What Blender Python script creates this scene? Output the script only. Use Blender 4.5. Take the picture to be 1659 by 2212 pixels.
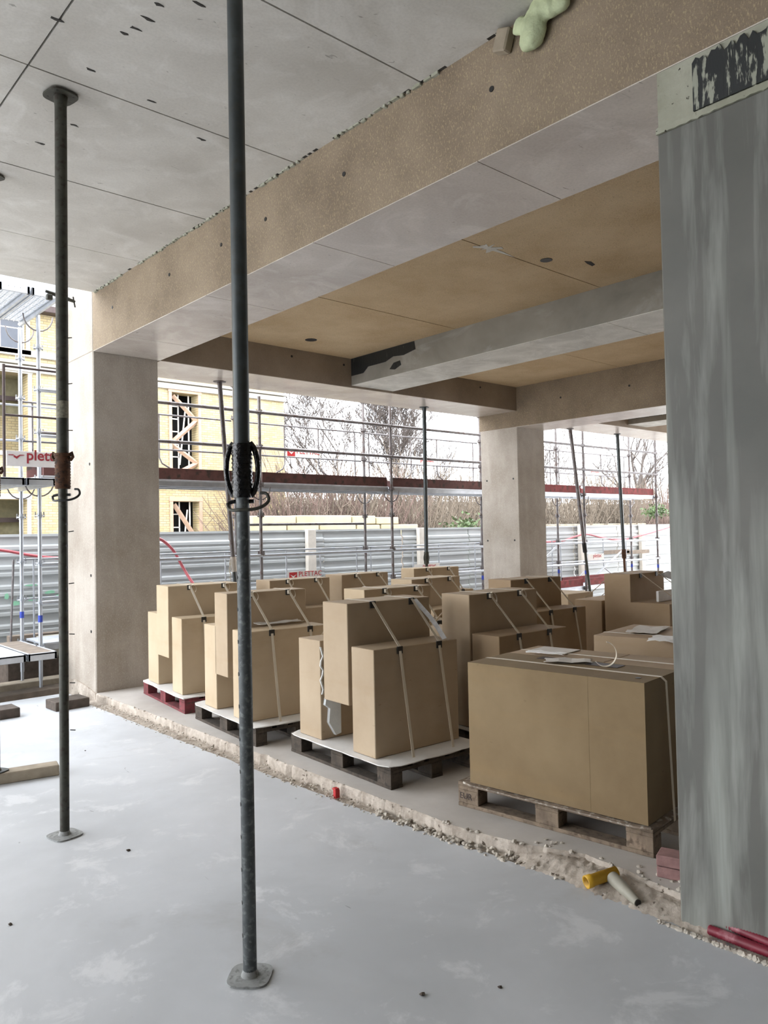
import bpy, bmesh, math, random
from mathutils import Vector, Matrix, noise
random.seed(7)
PI = math.pi
for o in list(bpy.data.objects): bpy.data.objects.remove(o)
SC = bpy.context.scene
COL = SC.collection

# ------------------------------------------------------------------ camera
IW, IH, FPX = 1659.0, 2212.0, 1671.9
YAW, PITCH, ROLL, EYE = 0.72556, 0.026406, -0.019881, 1.70
cF = Vector((math.sin(YAW)*math.cos(PITCH), math.cos(YAW)*math.cos(PITCH), math.sin(PITCH)))
_rt = Vector((math.cos(YAW), -math.sin(YAW), 0)); _up = _rt.cross(cF)
cR = _rt*math.cos(ROLL)+_up*math.sin(ROLL); cU = -_rt*math.sin(ROLL)+_up*math.cos(ROLL)
cam = bpy.data.cameras.new('camera'); camo = bpy.data.objects.new('camera', cam); COL.objects.link(camo)
m = Matrix((cR, cU, -cF)).transposed().to_4x4(); m.translation = (0, 0, EYE); camo.matrix_world = m
cam.sensor_fit = 'VERTICAL'; cam.sensor_height = 36; cam.lens = 36*FPX/IH; cam.clip_end = 600; cam.clip_start = .05
SC.camera = camo
def ray(x, y): return cF+cR*((x-IW/2)/FPX)-cU*((y-IH/2)/FPX)
def aty(x, y, Y): d = ray(x, y); return Vector((0, 0, EYE))+d*(Y/d.y)
def atz(x, y, z): d = ray(x, y); return Vector((0, 0, EYE))+d*((z-EYE)/d.z)
def atx(x, y, X): d = ray(x, y); return Vector((0, 0, EYE))+d*(X/d.x)

# ------------------------------------------------------------------ light
W = bpy.data.worlds.new('overcast_sky'); SC.world = W; W.use_nodes = True
nt = W.node_tree; nt.nodes.clear()
bg = nt.nodes.new('ShaderNodeBackground'); wo = nt.nodes.new('ShaderNodeOutputWorld')
tc = nt.nodes.new('ShaderNodeTexCoord'); nz = nt.nodes.new('ShaderNodeTexNoise'); nz.inputs['Scale'].default_value = 3.0
nz.inputs['Detail'].default_value = 5
rp = nt.nodes.new('ShaderNodeValToRGB')
rp.color_ramp.elements[0].position = .38; rp.color_ramp.elements[0].color = (.80, .89, 1.0, 1)
rp.color_ramp.elements[1].position = .56; rp.color_ramp.elements[1].color = (1.0, 1.0, 1.02, 1)
nt.links.new(tc.outputs['Generated'], nz.inputs['Vector']); nt.links.new(nz.outputs['Fac'], rp.inputs['Fac'])
nt.links.new(rp.outputs['Color'], bg.inputs['Color']); nt.links.new(bg.outputs[0], wo.inputs[0])
bg.inputs['Strength'].default_value = 1.0
sun = bpy.data.lights.new('veiled_sun', 'SUN'); sun.energy = .25; sun.angle = math.radians(40); sun.color = (1, .96, .9)
suno = bpy.data.objects.new('veiled_sun', sun); COL.objects.link(suno)
suno.rotation_euler = (math.radians(48), 0, math.radians(-60))
VS = SC.view_settings
SC.display_settings.display_device = 'sRGB'
VS.view_transform = 'Standard'; VS.look = 'None'; VS.gamma = 1; VS.use_curve_mapping = False
VS.exposure = 3.0

# ------------------------------------------------------------------ helpers
def tag(o, label=None, cat=None, group=None, kind=None):
    if label: o['label'] = label
    if cat: o['category'] = cat
    if group: o['group'] = group
    if kind: o['kind'] = kind
    return o
class MB:
    def __init__(s): s.v = []; s.f = []; s.sm = []
    def face(s, idx, sm=False): s.f.append(tuple(idx)); s.sm.append(sm)
    def box(s, x0, y0, z0, x1, y1, z1, M=None):
        n = len(s.v)
        P = [Vector(p) for p in ((x0,y0,z0),(x1,y0,z0),(x1,y1,z0),(x0,y1,z0),(x0,y0,z1),(x1,y0,z1),(x1,y1,z1),(x0,y1,z1))]
        if M: P = [M @ p for p in P]
        s.v += P
        for q in ((0,3,2,1),(4,5,6,7),(0,1,5,4),(1,2,6,5),(2,3,7,6),(3,0,4,7)): s.face([n+i for i in q])
        return s
    def rbox(s, x0, y0, z0, x1, y1, z1, b=.006, M=None):      # box with chamfered edges
        bm = bmesh.new(); bmesh.ops.create_cube(bm, size=1)
        for v in bm.verts: v.co = Vector(((x0+x1)/2+v.co.x*(x1-x0), (y0+y1)/2+v.co.y*(y1-y0), (z0+z1)/2+v.co.z*(z1-z0)))
        bmesh.ops.bevel(bm, geom=bm.edges[:], offset=b, segments=1, affect='EDGES')
        s.bm(bm, M); bm.free(); return s
    def bm(s, bm, M=None, sm=False):
        n = len(s.v); bm.verts.index_update()
        s.v += [(M @ v.co) if M else v.co.copy() for v in bm.verts]
        for f in bm.faces: s.face([n+v.index for v in f.verts], sm)
    def prism(s, pts, d0, d1, axis='x', b=0, M=None):         # polygon in the plane across the axis
        def mk(p, d):
            return Vector((d, p[0], p[1])) if axis == 'x' else Vector((p[0], d, p[1])) if axis == 'y' else Vector((p[0], p[1], d))
        bm = bmesh.new()
        A = [bm.verts.new(mk(p, d0)) for p in pts]; B = [bm.verts.new(mk(p, d1)) for p in pts]
        k = len(pts); bm.faces.new(A); bm.faces.new(B[::-1])
        for i in range(k): bm.faces.new((A[i], A[(i+1) % k], B[(i+1) % k], B[i]))
        bmesh.ops.recalc_face_normals(bm, faces=bm.faces[:])
        if b: bmesh.ops.bevel(bm, geom=bm.edges[:], offset=b, segments=1, affect='EDGES')
        s.bm(bm, M); bm.free(); return s
    def tube(s, path, r, n=8, caps=True, rr=None, sm=True):
        P = [Vector(p) for p in path]; k = len(P); st = len(s.v)
        t0 = (P[1]-P[0]).normalized(); a = Vector((0, 0, 1)) if abs(t0.z) < .9 else Vector((1, 0, 0))
        u = t0.cross(a).normalized()
        for i, p in enumerate(P):
            t = ((P[min(i+1, k-1)]-P[max(i-1, 0)])).normalized()
            u = (u-t*u.dot(t)).normalized(); w = t.cross(u)
            R_ = rr[i] if rr else r
            for j in range(n):
                an = 2*PI*j/n; s.v.append(p+(u*math.cos(an)+w*math.sin(an))*R_)
        for i in range(k-1):
            for j in range(n):
                a0 = st+i*n+j; a1 = st+i*n+(j+1) % n; s.face((a0, a1, a1+n, a0+n), sm)
        if caps:
            q = len(s.v); s.v += [s.v[st+j].copy() for j in range(n)]; s.face([q+j for j in range(n)][::-1])
            q = len(s.v); s.v += [s.v[st+(k-1)*n+j].copy() for j in range(n)]; s.face([q+j for j in range(n)])
        return s
    def ribbon(s, path, w, t=.0015, side=None):               # flat band following a path, width along 'side'
        P = [Vector(p) for p in path]; k = len(P); n = len(s.v); side = Vector(side).normalized()
        for i, p in enumerate(P):
            tg = (P[min(i+1, k-1)]-P[max(i-1, 0)]).normalized(); nn = tg.cross(side).normalized()
            for a, b in ((-1, -1), (1, -1), (1, 1), (-1, 1)): s.v.append(p+side*(a*w/2)+nn*(b*t/2))
        for i in range(k-1):
            for j in range(4):
                a0 = n+i*4+j; a1 = n+i*4+(j+1) % 4; s.face((a0, a1, a1+4, a0+4))
        s.face([n+j for j in range(4)][::-1]); s.face([n+(k-1)*4+j for j in range(4)])
        return s
    def build(s, name, mat, parent=None, loc=None, rz=0, local=False):
        me = bpy.data.meshes.new(name)
        o = bpy.data.objects.new(name, me)
        off = Vector((0, 0, 0))
        if parent is not None:
            o.parent = parent
            if not local: off = Vector(parent['_o']) if '_o' in parent else Vector((0, 0, 0))
        elif loc is not None:
            o.location = loc; o.rotation_euler = (0, 0, rz)
            if not local: off = Vector(loc)
        else:
            xs = [v[0] for v in s.v]; ys = [v[1] for v in s.v]; zs = [v[2] for v in s.v]
            off = Vector(((min(xs)+max(xs))/2, (min(ys)+max(ys))/2, min(zs))); o.location = off
        me.from_pydata([tuple(Vector(v)-off) for v in s.v], [], s.f)
        me.polygons.foreach_set('use_smooth', s.sm); me.update()
        if mat: me.materials.append(mat)
        COL.objects.link(o)
        if parent is None: ORG[o.name] = off
        return o
ORG = {}
def thing(name, loc, label, cat, group=None, rz=0, local=True):
    o = bpy.data.objects.new(name, None); COL.objects.link(o); o.location = loc; o.rotation_euler = (0, 0, rz)
    o.empty_display_size = .1
    return tag(o, label, cat, group)
def piece(mb, name, mat, parent, wl=None):                    # mb in world coordinates, parent an unrotated thing
    off = parent.location
    q = MB(); q.v = [Vector(v)-off for v in mb.v]; q.f = mb.f; q.sm = mb.sm
    return q.build(name, mat, parent, local=True)
def sub(mb, name, mat, parent):                               # child of a part whose own origin is its root's origin
    r = parent
    while r.parent: r = r.parent
    q = MB(); q.v = [Vector(v)-r.location for v in mb.v]; q.f = mb.f; q.sm = mb.sm
    o = q.build(name, mat, parent, local=True); return o
def copy_tree(o, parent=None):
    c = o.copy(); COL.objects.link(c); c.parent = parent
    for ch in o.children: copy_tree(ch, c)
    return c
def text_mb(txt, size, mat_world, extrude=.001, bold=0):
    cu = bpy.data.curves.new('t', 'FONT'); cu.body = txt; cu.size = size; cu.extrude = extrude; cu.offset = bold
    cu.align_x = 'LEFT'; cu.align_y = 'BOTTOM'; cu.resolution_u = 3
    ob = bpy.data.objects.new('t', cu); COL.objects.link(ob)
    dg = bpy.context.evaluated_depsgraph_get(); me = bpy.data.meshes.new_from_object(ob.evaluated_get(dg))
    mb = MB(); mb.v = [mat_world @ v.co for v in me.vertices]; mb.f = [tuple(p.vertices) for p in me.polygons]; mb.sm = [False]*len(mb.f)
    bpy.data.objects.remove(ob); bpy.data.curves.remove(cu); bpy.data.meshes.remove(me)
    return mb

# ------------------------------------------------------------------ materials
def srgb(c): return tuple(((x/255)/12.92 if x/255 <= .04045 else ((x/255+.055)/1.055)**2.4) for x in c)
class NT:
    def __init__(s, name, rough=.8, metal=0, spec=.5):
        s.m = bpy.data.materials.new(name); s.m.use_nodes = True; s.t = s.m.node_tree; s.t.nodes.clear()
        s.b = s.n('ShaderNodeBsdfPrincipled'); s.o = s.n('ShaderNodeOutputMaterial'); s.l(s.b.outputs[0], s.o.inputs[0])
        s.b.inputs['Roughness'].default_value = rough; s.b.inputs['Metallic'].default_value = metal
        s.b.inputs['Specular IOR Level'].default_value = spec
        s.c = s.n('ShaderNodeTexCoord').outputs['Object']
    def n(s, t): return s.t.nodes.new(t)
    def l(s, a, b): s.t.links.new(a, b)
    def map(s, scale=(1, 1, 1), rot=(0, 0, 0), loc=(0, 0, 0), src=None):
        k = s.n('ShaderNodeMapping'); k.inputs['Scale'].default_value = scale; k.inputs['Rotation'].default_value = rot
        k.inputs['Location'].default_value = loc; s.l(src or s.c, k.inputs[0]); return k.outputs[0]
    def noise(s, scale, detail=4, rough=.55, vec=None, dist=0):
        k = s.n('ShaderNodeTexNoise'); k.inputs['Scale'].default_value = scale; k.inputs['Detail'].default_value = detail
        k.inputs['Roughness'].default_value = rough; k.inputs['Distortion'].default_value = dist
        s.l(vec or s.c, k.inputs['Vector']); return k.outputs['Fac']
    def ramp(s, f, a, b, ca=(0, 0, 0), cb=(1, 1, 1)):
        k = s.n('ShaderNodeValToRGB'); e = k.color_ramp.elements; e[0].position = a; e[1].position = b
        e[0].color = (*ca, 1); e[1].color = (*cb, 1); s.l(f, k.inputs[0]); return k.outputs[0]
    def mix(s, f, a, b, mode='MIX'):
        k = s.n('ShaderNodeMix'); k.data_type = 'RGBA'; k.blend_type = mode
        for v, i in ((f, 0), (a, 6), (b, 7)):
            if isinstance(v, (int, float)): k.inputs[i].default_value = v
            elif isinstance(v, tuple): k.inputs[i].default_value = (*v, 1)
            else: s.l(v, k.inputs[i])
        return k.outputs[2]
    def math(s, op, a, b=0):
        k = s.n('ShaderNodeMath'); k.operation = op
        for v, i in ((a, 0), (b, 1)):
            if isinstance(v, (int, float)): k.inputs[i].default_value = v
            else: s.l(v, k.inputs[i])
        return k.outputs[0]
    def xyz(s, src=None):
        k = s.n('ShaderNodeSeparateXYZ'); s.l(src or s.c, k.inputs[0]); return k.outputs
    def col(s, v):
        if isinstance(v, tuple): s.b.inputs['Base Color'].default_value = (*v, 1)
        else: s.l(v, s.b.inputs['Base Color'])
        return s
    def bump(s, f, d=.003, st=.5):
        k = s.n('ShaderNodeBump'); k.inputs['Distance'].default_value = d; k.inputs['Strength'].default_value = st
        s.l(f, k.inputs['Height']); s.l(k.outputs[0], s.b.inputs['Normal']); return s
def M_plain(name, c, rough=.7, metal=0, var=.12, sc=8, bump=0, dirt=None):
    k = NT(name, rough, metal); c = srgb(c)
    f = k.noise(sc, 4)
    d = tuple(x*(1-var*1.6) for x in c); e = tuple(min(1, x*(1+var)) for x in c)
    cc = k.ramp(f, .3, .7, d, e)
    if dirt: cc = k.mix(k.ramp(k.noise(sc*2.3, 5), .52, .66), cc, srgb(dirt))
    k.col(cc)
    if bump: k.bump(k.noise(sc*6, 4), bump)
    return k.m
def M_smooth_concrete(name, base, dark, light, rough=.6, spec=.4, pits=True, sc=1.0):
    k = NT(name, rough, 0, spec)
    a = k.ramp(k.noise(1.1*sc, 6, .6, dist=.6), .35, .68, srgb(dark), srgb(base))
    w = k.ramp(k.noise(2.0*sc, 8, .65, vec=k.map(loc=(3, 9, 2)), dist=1.2), .50, .70)
    a = k.mix(k.math('MULTIPLY', w, .55), a, srgb(light))
    if pits:
        p = k.ramp(k.noise(9*sc, 3, .5, vec=k.map(scale=(1, 2.2, 1), loc=(5, 5, 5)), dist=1.5), .70, .745)
        a = k.mix(k.math('MULTIPLY', p, .55), a, srgb((92, 86, 78)))
    a = k.mix(k.math('MULTIPLY', k.ramp(k.noise(60, 3), .4, .75), .12), a, srgb((90, 86, 80)))
    k.col(a); k.bump(k.noise(40, 5), .002, .35); return k.m
def M_board_concrete(name, base, dark, fleck, rough=.85, fl=.6, vert=None):
    k = NT(name, rough, 0, .3)
    a = k.ramp(k.noise(1.6, 5, .6), .33, .68, srgb(dark), srgb(base))
    v1 = k.noise(120, 4, .65, vec=k.map(scale=(1, 1, .5), rot=(.5, .3, .7)))
    v2 = k.noise(110, 4, .65, vec=k.map(scale=(.5, 1, 1), rot=(1.2, .8, .2)))
    a = k.mix(k.math('MULTIPLY', k.ramp(v1, .53, .66), fl), a, srgb(fleck))
    a = k.mix(k.math('MULTIPLY', k.ramp(v2, .58, .70), fl*.8), a, tuple(x*.45 for x in srgb(dark)))
    if vert:
        s = k.ramp(k.noise(3.2, 5, .6, vec=k.map(scale=(2.2, 2.2, .35))), .47, .70)
        a = k.mix(k.math('MULTIPLY', s, .28), a, srgb(vert))
    k.col(a); k.bump(k.math('ADD', v1, v2), .004, .5); return k.m

MT = {}
MT['ceil'] = M_smooth_concrete('pale_slab_concrete', (208, 205, 198), (184, 180, 172), (224, 222, 217))
MT['ceil_gap'] = M_plain('dark_joint', (46, 43, 40))
MT['soffit'] = M_smooth_concrete('beam_soffit_concrete', (204, 195, 186), (182, 172, 163), (220, 213, 206), rough=.27, spec=.6)
MT['beam'] = M_board_concrete('board_marked_concrete', (148, 133, 114), (121, 107, 91), (192, 174, 136), fl=.5)
MT['beam2'] = M_board_concrete('board_marked_concrete_fine', (152, 138, 122), (128, 114, 100), (176, 162, 138), fl=.28)
MT['orange'] = M_board_concrete('chipboard_marked_slab', (204, 182, 150), (182, 158, 124), (222, 200, 156), fl=.85)
MT['column'] = M_board_concrete('column_concrete', (174, 166, 156), (150, 140, 128), (204, 196, 184), fl=.42, vert=(196, 188, 178))
MT['midsoffit'] = M_smooth_concrete('plaster_skim', (218, 216, 208), (186, 184, 176), (232, 230, 224), pits=False, sc=2)
# grey column with pale runs
k = NT('grey_column_concrete', .62, 0, .4)
a = k.ramp(k.noise(1.3, 5), .35, .68, srgb((92, 92, 87)), srgb((109, 108, 102)))
r1 = k.ramp(k.noise(7, 4, .5, vec=k.map(scale=(1, 1, .09)), dist=.35), .52, .66)
z = k.math('MULTIPLY', k.xyz()[2], .33)
a = k.mix(k.math('MULTIPLY', r1, .34), a, srgb((168, 172, 164)))
r2 = k.ramp(k.noise(9, 5, .6, vec=k.map(scale=(1, 1, .10), loc=(2, 4, 0)), dist=.3), .50, .72)
a = k.mix(k.math('MULTIPLY', r2, .35), a, srgb((186, 190, 182)))
k.col(a); k.bump(k.noise(30, 4), .002, .3); MT['greycol'] = k.m
# mid beam flank: grey with black release-agent patch at its outer end
k = NT('grey_beam_concrete', .65, 0, .4)
a = k.ramp(k.noise(1.1, 5, .6, dist=.5), .35, .7, srgb((124, 120, 111)), srgb((156, 151, 141)))
a = k.mix(k.math('MULTIPLY', k.ramp(k.noise(2.0, 6, .65, vec=k.map(scale=(1, .6, 1.6)), dist=1), .55, .72), .4), a, srgb((186, 184, 178)))
k.col(a); k.bump(k.noise(35, 4), .002, .3); MT['midbeam'] = k.m
def M_tar(name, amt):
    k = NT(name, .4, 0, .5)
    f = k.noise(26, 6, .65, vec=k.map(scale=(1, 1, .13)), dist=.4)
    g = k.noise(5, 4, .6, vec=k.map(loc=(7, 1, 3)))
    h = k.math('ADD', k.math('MULTIPLY', f, .6), k.math('MULTIPLY', g, .4))
    k.col(k.ramp(h, amt, amt+.022, srgb((34, 37, 38)), srgb((150, 152, 138)))); k.bump(f, .006, .8); return k.m
MT['tar'] = M_tar('bitumen_with_cement_runs', .525)
MT['tar2'] = M_tar('bitumen_patch', .60)
k = NT('rough_mortar', .95, 0, .2)
a = k.ramp(k.noise(4, 5), .4, .7, srgb((150, 150, 134)), srgb((172, 172, 158)))
a = k.mix(k.ramp(k.noise(30, 4), .66, .70), a, srgb((60, 58, 50))); k.col(a); k.bump(k.noise(25, 5), .008, .8); MT['mortar'] = k.m
# floor
k = NT('dusty_floor_concrete', .55, 0, .35)
a = k.ramp(k.noise(.55, 6, .6, dist=.4), .36, .66, srgb((182, 185, 188)), srgb((206, 209, 213)))
w = k.ramp(k.noise(2.6, 9, .7, vec=k.map(loc=(4, 1, 0)), dist=.35), .55, .64)
a = k.mix(k.math('MULTIPLY', w, .45), a, srgb((228, 229, 231)))
d = k.ramp(k.noise(1.1, 6, .7, vec=k.map(loc=(9, 3, 0)), dist=.5), .58, .72)
a = k.mix(k.math('MULTIPLY', d, .42), a, srgb((160, 160, 158)))
sc_ = k.ramp(k.noise(14, 3, .5, vec=k.map(scale=(1, .28, 1), rot=(0, 0, .7)), dist=.8), .735, .75)
a = k.mix(k.math('MULTIPLY', sc_, .5), a, srgb((110, 110, 112)))
k.col(a); k.bump(k.noise(18, 7, .6), .003, .3); MT['floor'] = k.m
k = NT('raised_slab_concrete', .8, 0, .3)
a = k.ramp(k.noise(1.2, 6, .6), .35, .68, srgb((178, 172, 165)), srgb((206, 201, 195)))
k.col(a); k.bump(k.noise(22, 6), .003, .4); MT['slab'] = k.m
k = NT('broken_mortar', .95, 0, .2)
a = k.ramp(k.noise(7, 6, .7), .35, .68, srgb((150, 139, 127)), srgb((202, 192, 180)))
a = k.mix(k.ramp(k.noise(24, 4), .64, .70), a, srgb((84, 74, 64))); k.col(a); k.bump(k.noise(45, 5), .006, .8); MT['rubble'] = k.m
MT['stone_bit'] = M_plain('mortar_crumbs', (188, 180, 168), .9, var=.2, sc=14)
# stone blocks
def M_stone(name, base, dark):
    k = NT(name, .82, 0, .25)
    a = k.ramp(k.noise(1.4, 5, .6), .35, .7, srgb(dark), srgb(base))
    b = k.noise(3.0, 4, .6, vec=k.map(scale=(.5, .5, 2.6)))
    a = k.mix(k.math('MULTIPLY', k.ramp(b, .52, .72), .15), a, srgb((150, 122, 80)))
    s = k.ramp(k.noise(13, 3, .5, vec=k.map(scale=(1, 1, 3))), .72, .75)
    a = k.mix(k.math('MULTIPLY', s, .35), a, srgb((106, 88, 62)))
    k.col(a); k.bump(k.noise(90, 3), .001, .4); return k.m
MT['stone'] = M_stone('sawn_tan_stone', (180, 162, 138), (164, 145, 121))
MT['stone2'] = M_stone('sawn_tan_stone_darker', (174, 152, 126), (155, 133, 106))
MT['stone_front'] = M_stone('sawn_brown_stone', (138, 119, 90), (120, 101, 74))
MT['stone3'] = M_stone('sawn_tan_stone_pale', (194, 176, 150), (178, 159, 132))
MT['stone_far'] = M_stone('cream_stone', (170, 162, 138), (158, 149, 122))
MT['pallet'] = M_plain('weathered_pallet_wood', (76, 67, 58), .9, var=.3, sc=12, bump=.004, dirt=(56, 50, 44))
MT['pallet_l'] = M_plain('pale_pallet_wood', (128, 112, 95), .9, var=.25, sc=12, bump=.004, dirt=(92, 78, 64))
MT['pallet_red'] = M_plain('red_painted_pallet_wood', (120, 56, 60), .85, var=.25, sc=12, bump=.003, dirt=(84, 62, 58))
MT['sheet'] = M_plain('white_foam_sheet', (224, 222, 218), .6, var=.05)
MT['wrap'] = M_plain('grubby_wrapping', (126, 112, 98), .6, var=.2, sc=14, bump=.004, dirt=(186, 178, 166))
MT['foam'] = M_plain('white_foam', (222, 226, 226), .8, var=.06, bump=.003)
MT['strap'] = M_plain('cream_strapping', (208, 198, 180), .55, var=.06)
MT['paper'] = M_plain('crumpled_paper', (206, 200, 192), .8, var=.08, bump=.004)
MT['black'] = M_plain('black_plastic', (26, 25, 24), .45, var=.1)
MT['steel'] = M_plain('grey_painted_steel', (72, 77, 78), .42, .4, var=.18, sc=10, dirt=(70, 72, 70))
MT['steel_d'] = M_plain('dark_olive_steel', (66, 66, 58), .55, .35, var=.2, sc=14, dirt=(50, 44, 36))
MT['steel_w'] = M_plain('worn_steel_with_cement', (82, 86, 87), .55, .3, var=.25, sc=20, dirt=(112, 116, 116))
MT['dusty'] = M_plain('dust_covered_steel', (150, 152, 151), .8, 0, var=.15, sc=20, dirt=(118, 120, 118))
MT['rust'] = M_plain('rusty_threaded_steel', (92, 62, 42), .8, .3, var=.35, sc=22, bump=.003, dirt=(44, 34, 28))
k = NT('greased_black_thread', .22, .2, .6); k.col(srgb((16, 17, 20))); k.bump(k.noise(45, 4), .006, .9); MT['grease'] = k.m
MT['galv'] = M_plain('galvanised_tube', (172, 176, 182), .38, .65, var=.12, sc=6)
MT['galv_d'] = M_plain('dull_scaffold_tube', (118, 114, 114), .5, .45, var=.2, sc=6, dirt=(98, 84, 80))
MT['alu'] = M_plain('aluminium_deck', (196, 200, 206), .45, .5, var=.1)
MT['darkrail'] = M_plain('dark_painted_rail', (64, 52, 50), .6, .2)
MT['toe'] = M_plain('dark_red_toe_board', (96, 62, 58), .8, var=.25, sc=5, dirt=(62, 50, 44))
MT['toe_red'] = M_plain('brighter_red_toe_board', (136, 58, 58), .8, var=.25, sc=5, dirt=(100, 56, 50))
MT['toe_grey'] = M_plain('grey_timber_board', (128, 116, 104), .9, var=.2, sc=6)
MT['red'] = M_plain('red_marking', (190, 44, 46), .6)
MT['blue'] = M_plain('blue_marking', (48, 70, 170), .6)
MT['fence'] = M_plain('grey_corrugated_steel', (172, 176, 177), .55, .0, var=.06, sc=1.5)
MT['white'] = M_plain('white_post', (226, 222, 216), .7, var=.05)
MT['post'] = M_plain('pale_fence_post', (206, 200, 190), .8, var=.08)
MT['hose'] = M_plain('red_hose', (170, 80, 86), .5)
MT['ground'] = M_plain('gravelly_ground', (150, 145, 137), .95, var=.2, sc=3, bump=.01)
MT['bank'] = M_plain('leaf_litter_bank', (104, 96, 82), .95, var=.25, sc=.8, dirt=(84, 76, 62))
MT['bark'] = M_plain('bare_branches', (92, 84, 79), .9, var=.2, sc=2)
MT['twig'] = M_plain('pale_twigs', (108, 97, 84), .9, var=.2, sc=2)
MT['twig2'] = M_plain('reddish_twigs', (104, 86, 78), .9, var=.2, sc=2)
MT['leaf'] = M_plain('green_leaves', (66, 84, 46), .7, var=.3, sc=3)
MT['plywood'] = M_plain('tan_wood', (158, 146, 128), .85, var=.15, sc=9, bump=.002)
MT['darkwood'] = M_plain('dark_wood_block', (84, 74, 66), .9, var=.25, sc=12, bump=.003)
MT['yellow'] = M_plain('yellow_plastic', (206, 160, 40), .45, var=.08)
MT['pipe'] = M_plain('dusty_grey_pvc', (156, 152, 138), .6, var=.12)
MT['redpipe'] = M_plain('crimson_corrugated_duct', (120, 28, 46), .5, var=.2, dirt=(158, 96, 104))
MT['brickred'] = M_plain('pinkish_brick', (146, 112, 108), .9, var=.15, sc=18, bump=.003)
MT['glovefoam'] = M_plain('pale_green_foam', (186, 196, 158), .75, var=.12, sc=14, bump=.006)
MT['pinkwood'] = M_plain('fresh_timber', (158, 132, 112), .8, var=.08)
MT['windowdark'] = M_plain('dark_interior', (26, 26, 28), .9)
MT['olive'] = M_plain('olive_interior_wall', (134, 128, 102), .9, var=.1)
MT['glass'] = M_plain('blue_grey_glazing', (54, 62, 74), .12, var=.1, sc=3)
MT['band'] = M_plain('pale_stone_band', (150, 146, 138), .85, var=.06)
MT['slate'] = M_plain('grey_roof', (92, 94, 98), .7, var=.12)
k = NT('yellow_facing_brick', .9, 0, .2)
br = k.n('ShaderNodeTexBrick'); k.l(k.map(rot=(PI/2, 0, 0)), br.inputs['Vector'])
br.inputs['Scale'].default_value = 1; br.inputs['Brick Width'].default_value = .24; br.inputs['Row Height'].default_value = .085
br.inputs['Mortar Size'].default_value = .012; br.inputs['Color1'].default_value = (*srgb((164, 152, 120)), 1)
br.inputs['Color2'].default_value = (*srgb((150, 134, 98)), 1); br.inputs['Mortar'].default_value = (*srgb((128, 117, 94)), 1)
a = k.mix(k.math('MULTIPLY', k.ramp(k.noise(1.2, 4), .52, .7), .5), br.outputs['Color'], srgb((168, 158, 128)))
k.col(a); k.bump(br.outputs['Fac'], -.01, .5); MT['brick'] = k.m

# ------------------------------------------------------------------ setting: structure
ZF, ZS = 0.0, 0.06
FE = [(-9, 3.16), (1.0, 3.165), (1.34, 3.17), (1.86, 3.186), (2.2, 3.169), (2.9, 3.10), (3.63, 3.064), (5.12, 3.02), (7.74, 3.006), (8.2, 3.0)]
KE = [(-9, 3.30), (1.5, 3.24), (1.9, 3.30), (2.3, 3.34), (2.6, 3.22), (2.95, 3.15), (8.2, 3.15)]
def interp(T, y):
    for (a, b), (c, d) in zip(T, T[1:]):
        if a <= y <= c: return b+(d-b)*(y-a)/(c-a)
    return T[-1][1]
# main floor: fine-edged plate, right edge chipped
mb = MB(); ys = [-9, -4, 0]+[0.6+i*.04 for i in range(190)]; n0 = 0
for y in ys:
    e = interp(FE, y)+(noise.noise(Vector((y*6, 0, 0)))*.012+noise.noise(Vector((y*30, 3, 0)))*.006 if y > .6 else 0)
    mb.v += [Vector((-9, y, 0)), Vector((e, y, 0)), Vector((e+.004, y, -.05)), Vector((-9, y, -.3))]
for i in range(len(ys)-1):
    a = i*4; mb.face((a, a+1, a+5, a+4)); mb.face((a+1, a+2, a+6, a+5)); mb.face((a+2, a+3, a+7, a+6))
mb.box(-9, ys[-1], -.3, 3.05, 8.78, 0)
tag(mb.build('floor', MT['floor'], loc=(0, 0, 0)), 'dusty pale grey concrete floor of the near bay', 'floor', kind='structure')
mb = MB(); mb.v = []; ys = [-9, 0]+[1.0+i*.025 for i in range(289)]
for y in ys:
    e = interp(KE, y)+(noise.noise(Vector((y*5, 7, 0)))*.012+noise.noise(Vector((y*21, 9, 0)))*.010+max(0, noise.noise(Vector((y*9, 2, 5)))-.25)*.06 if y > 1 else 0)
    mb.v += [Vector((e-.012, y, -.1)), Vector((e, y, ZS-.012)), Vector((e+.012, y, ZS)), Vector((21, y, ZS))]
for i in range(len(ys)-1):
    a = i*4; mb.face((a+4, a+5, a+1, a)); mb.face((a+5, a+6, a+2, a+1)); mb.face((a+6, a+7, a+3, a+2))
mb.box(3.15, ys[-1], -.3, 21, 9.15, ZS)
so_ = mb.build('floor', MT['slab'], loc=(0, 0, 0)); so_.data.materials.append(MT['rubble'])
for i_ in range((len(ys)-1)*3):
    if i_ % 3 != 2: so_.data.polygons[i_].material_index = 1
tag(so_, 'raised concrete slab carrying the pallets', 'floor', kind='structure')
mb = MB(); nx = 24; ny = 620
for j in range(ny):
    y = .9+j*(7.4/ny)
    for i in range(nx):
        x = 2.96+i*.021; f = noise.noise(Vector((x*9, y*9, 1)))*.008+noise.noise(Vector((x*38, y*38, 5)))*.010+noise.noise(Vector((x*90, y*90, 2)))*.006
        t = max(0, min(1, (x-3.08)/.16)); base = -.018+.058*t*(1 if y < 2.5 else max(0, 1-(y-2.5)*4))
        mb.v.append(Vector((x, y, base+f)))
for j in range(ny-1):
    for i in range(nx-1):
        a = j*nx+i; mb.face((a, a+1, a+nx+1, a+nx), True)
rub = mb.build('trim_1', MT['rubble'], loc=(0, 0, 0))
tag(rub, 'strip of broken mortar along the foot of the raised slab', 'mortar strip', kind='structure')
mb = MB()
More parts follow.
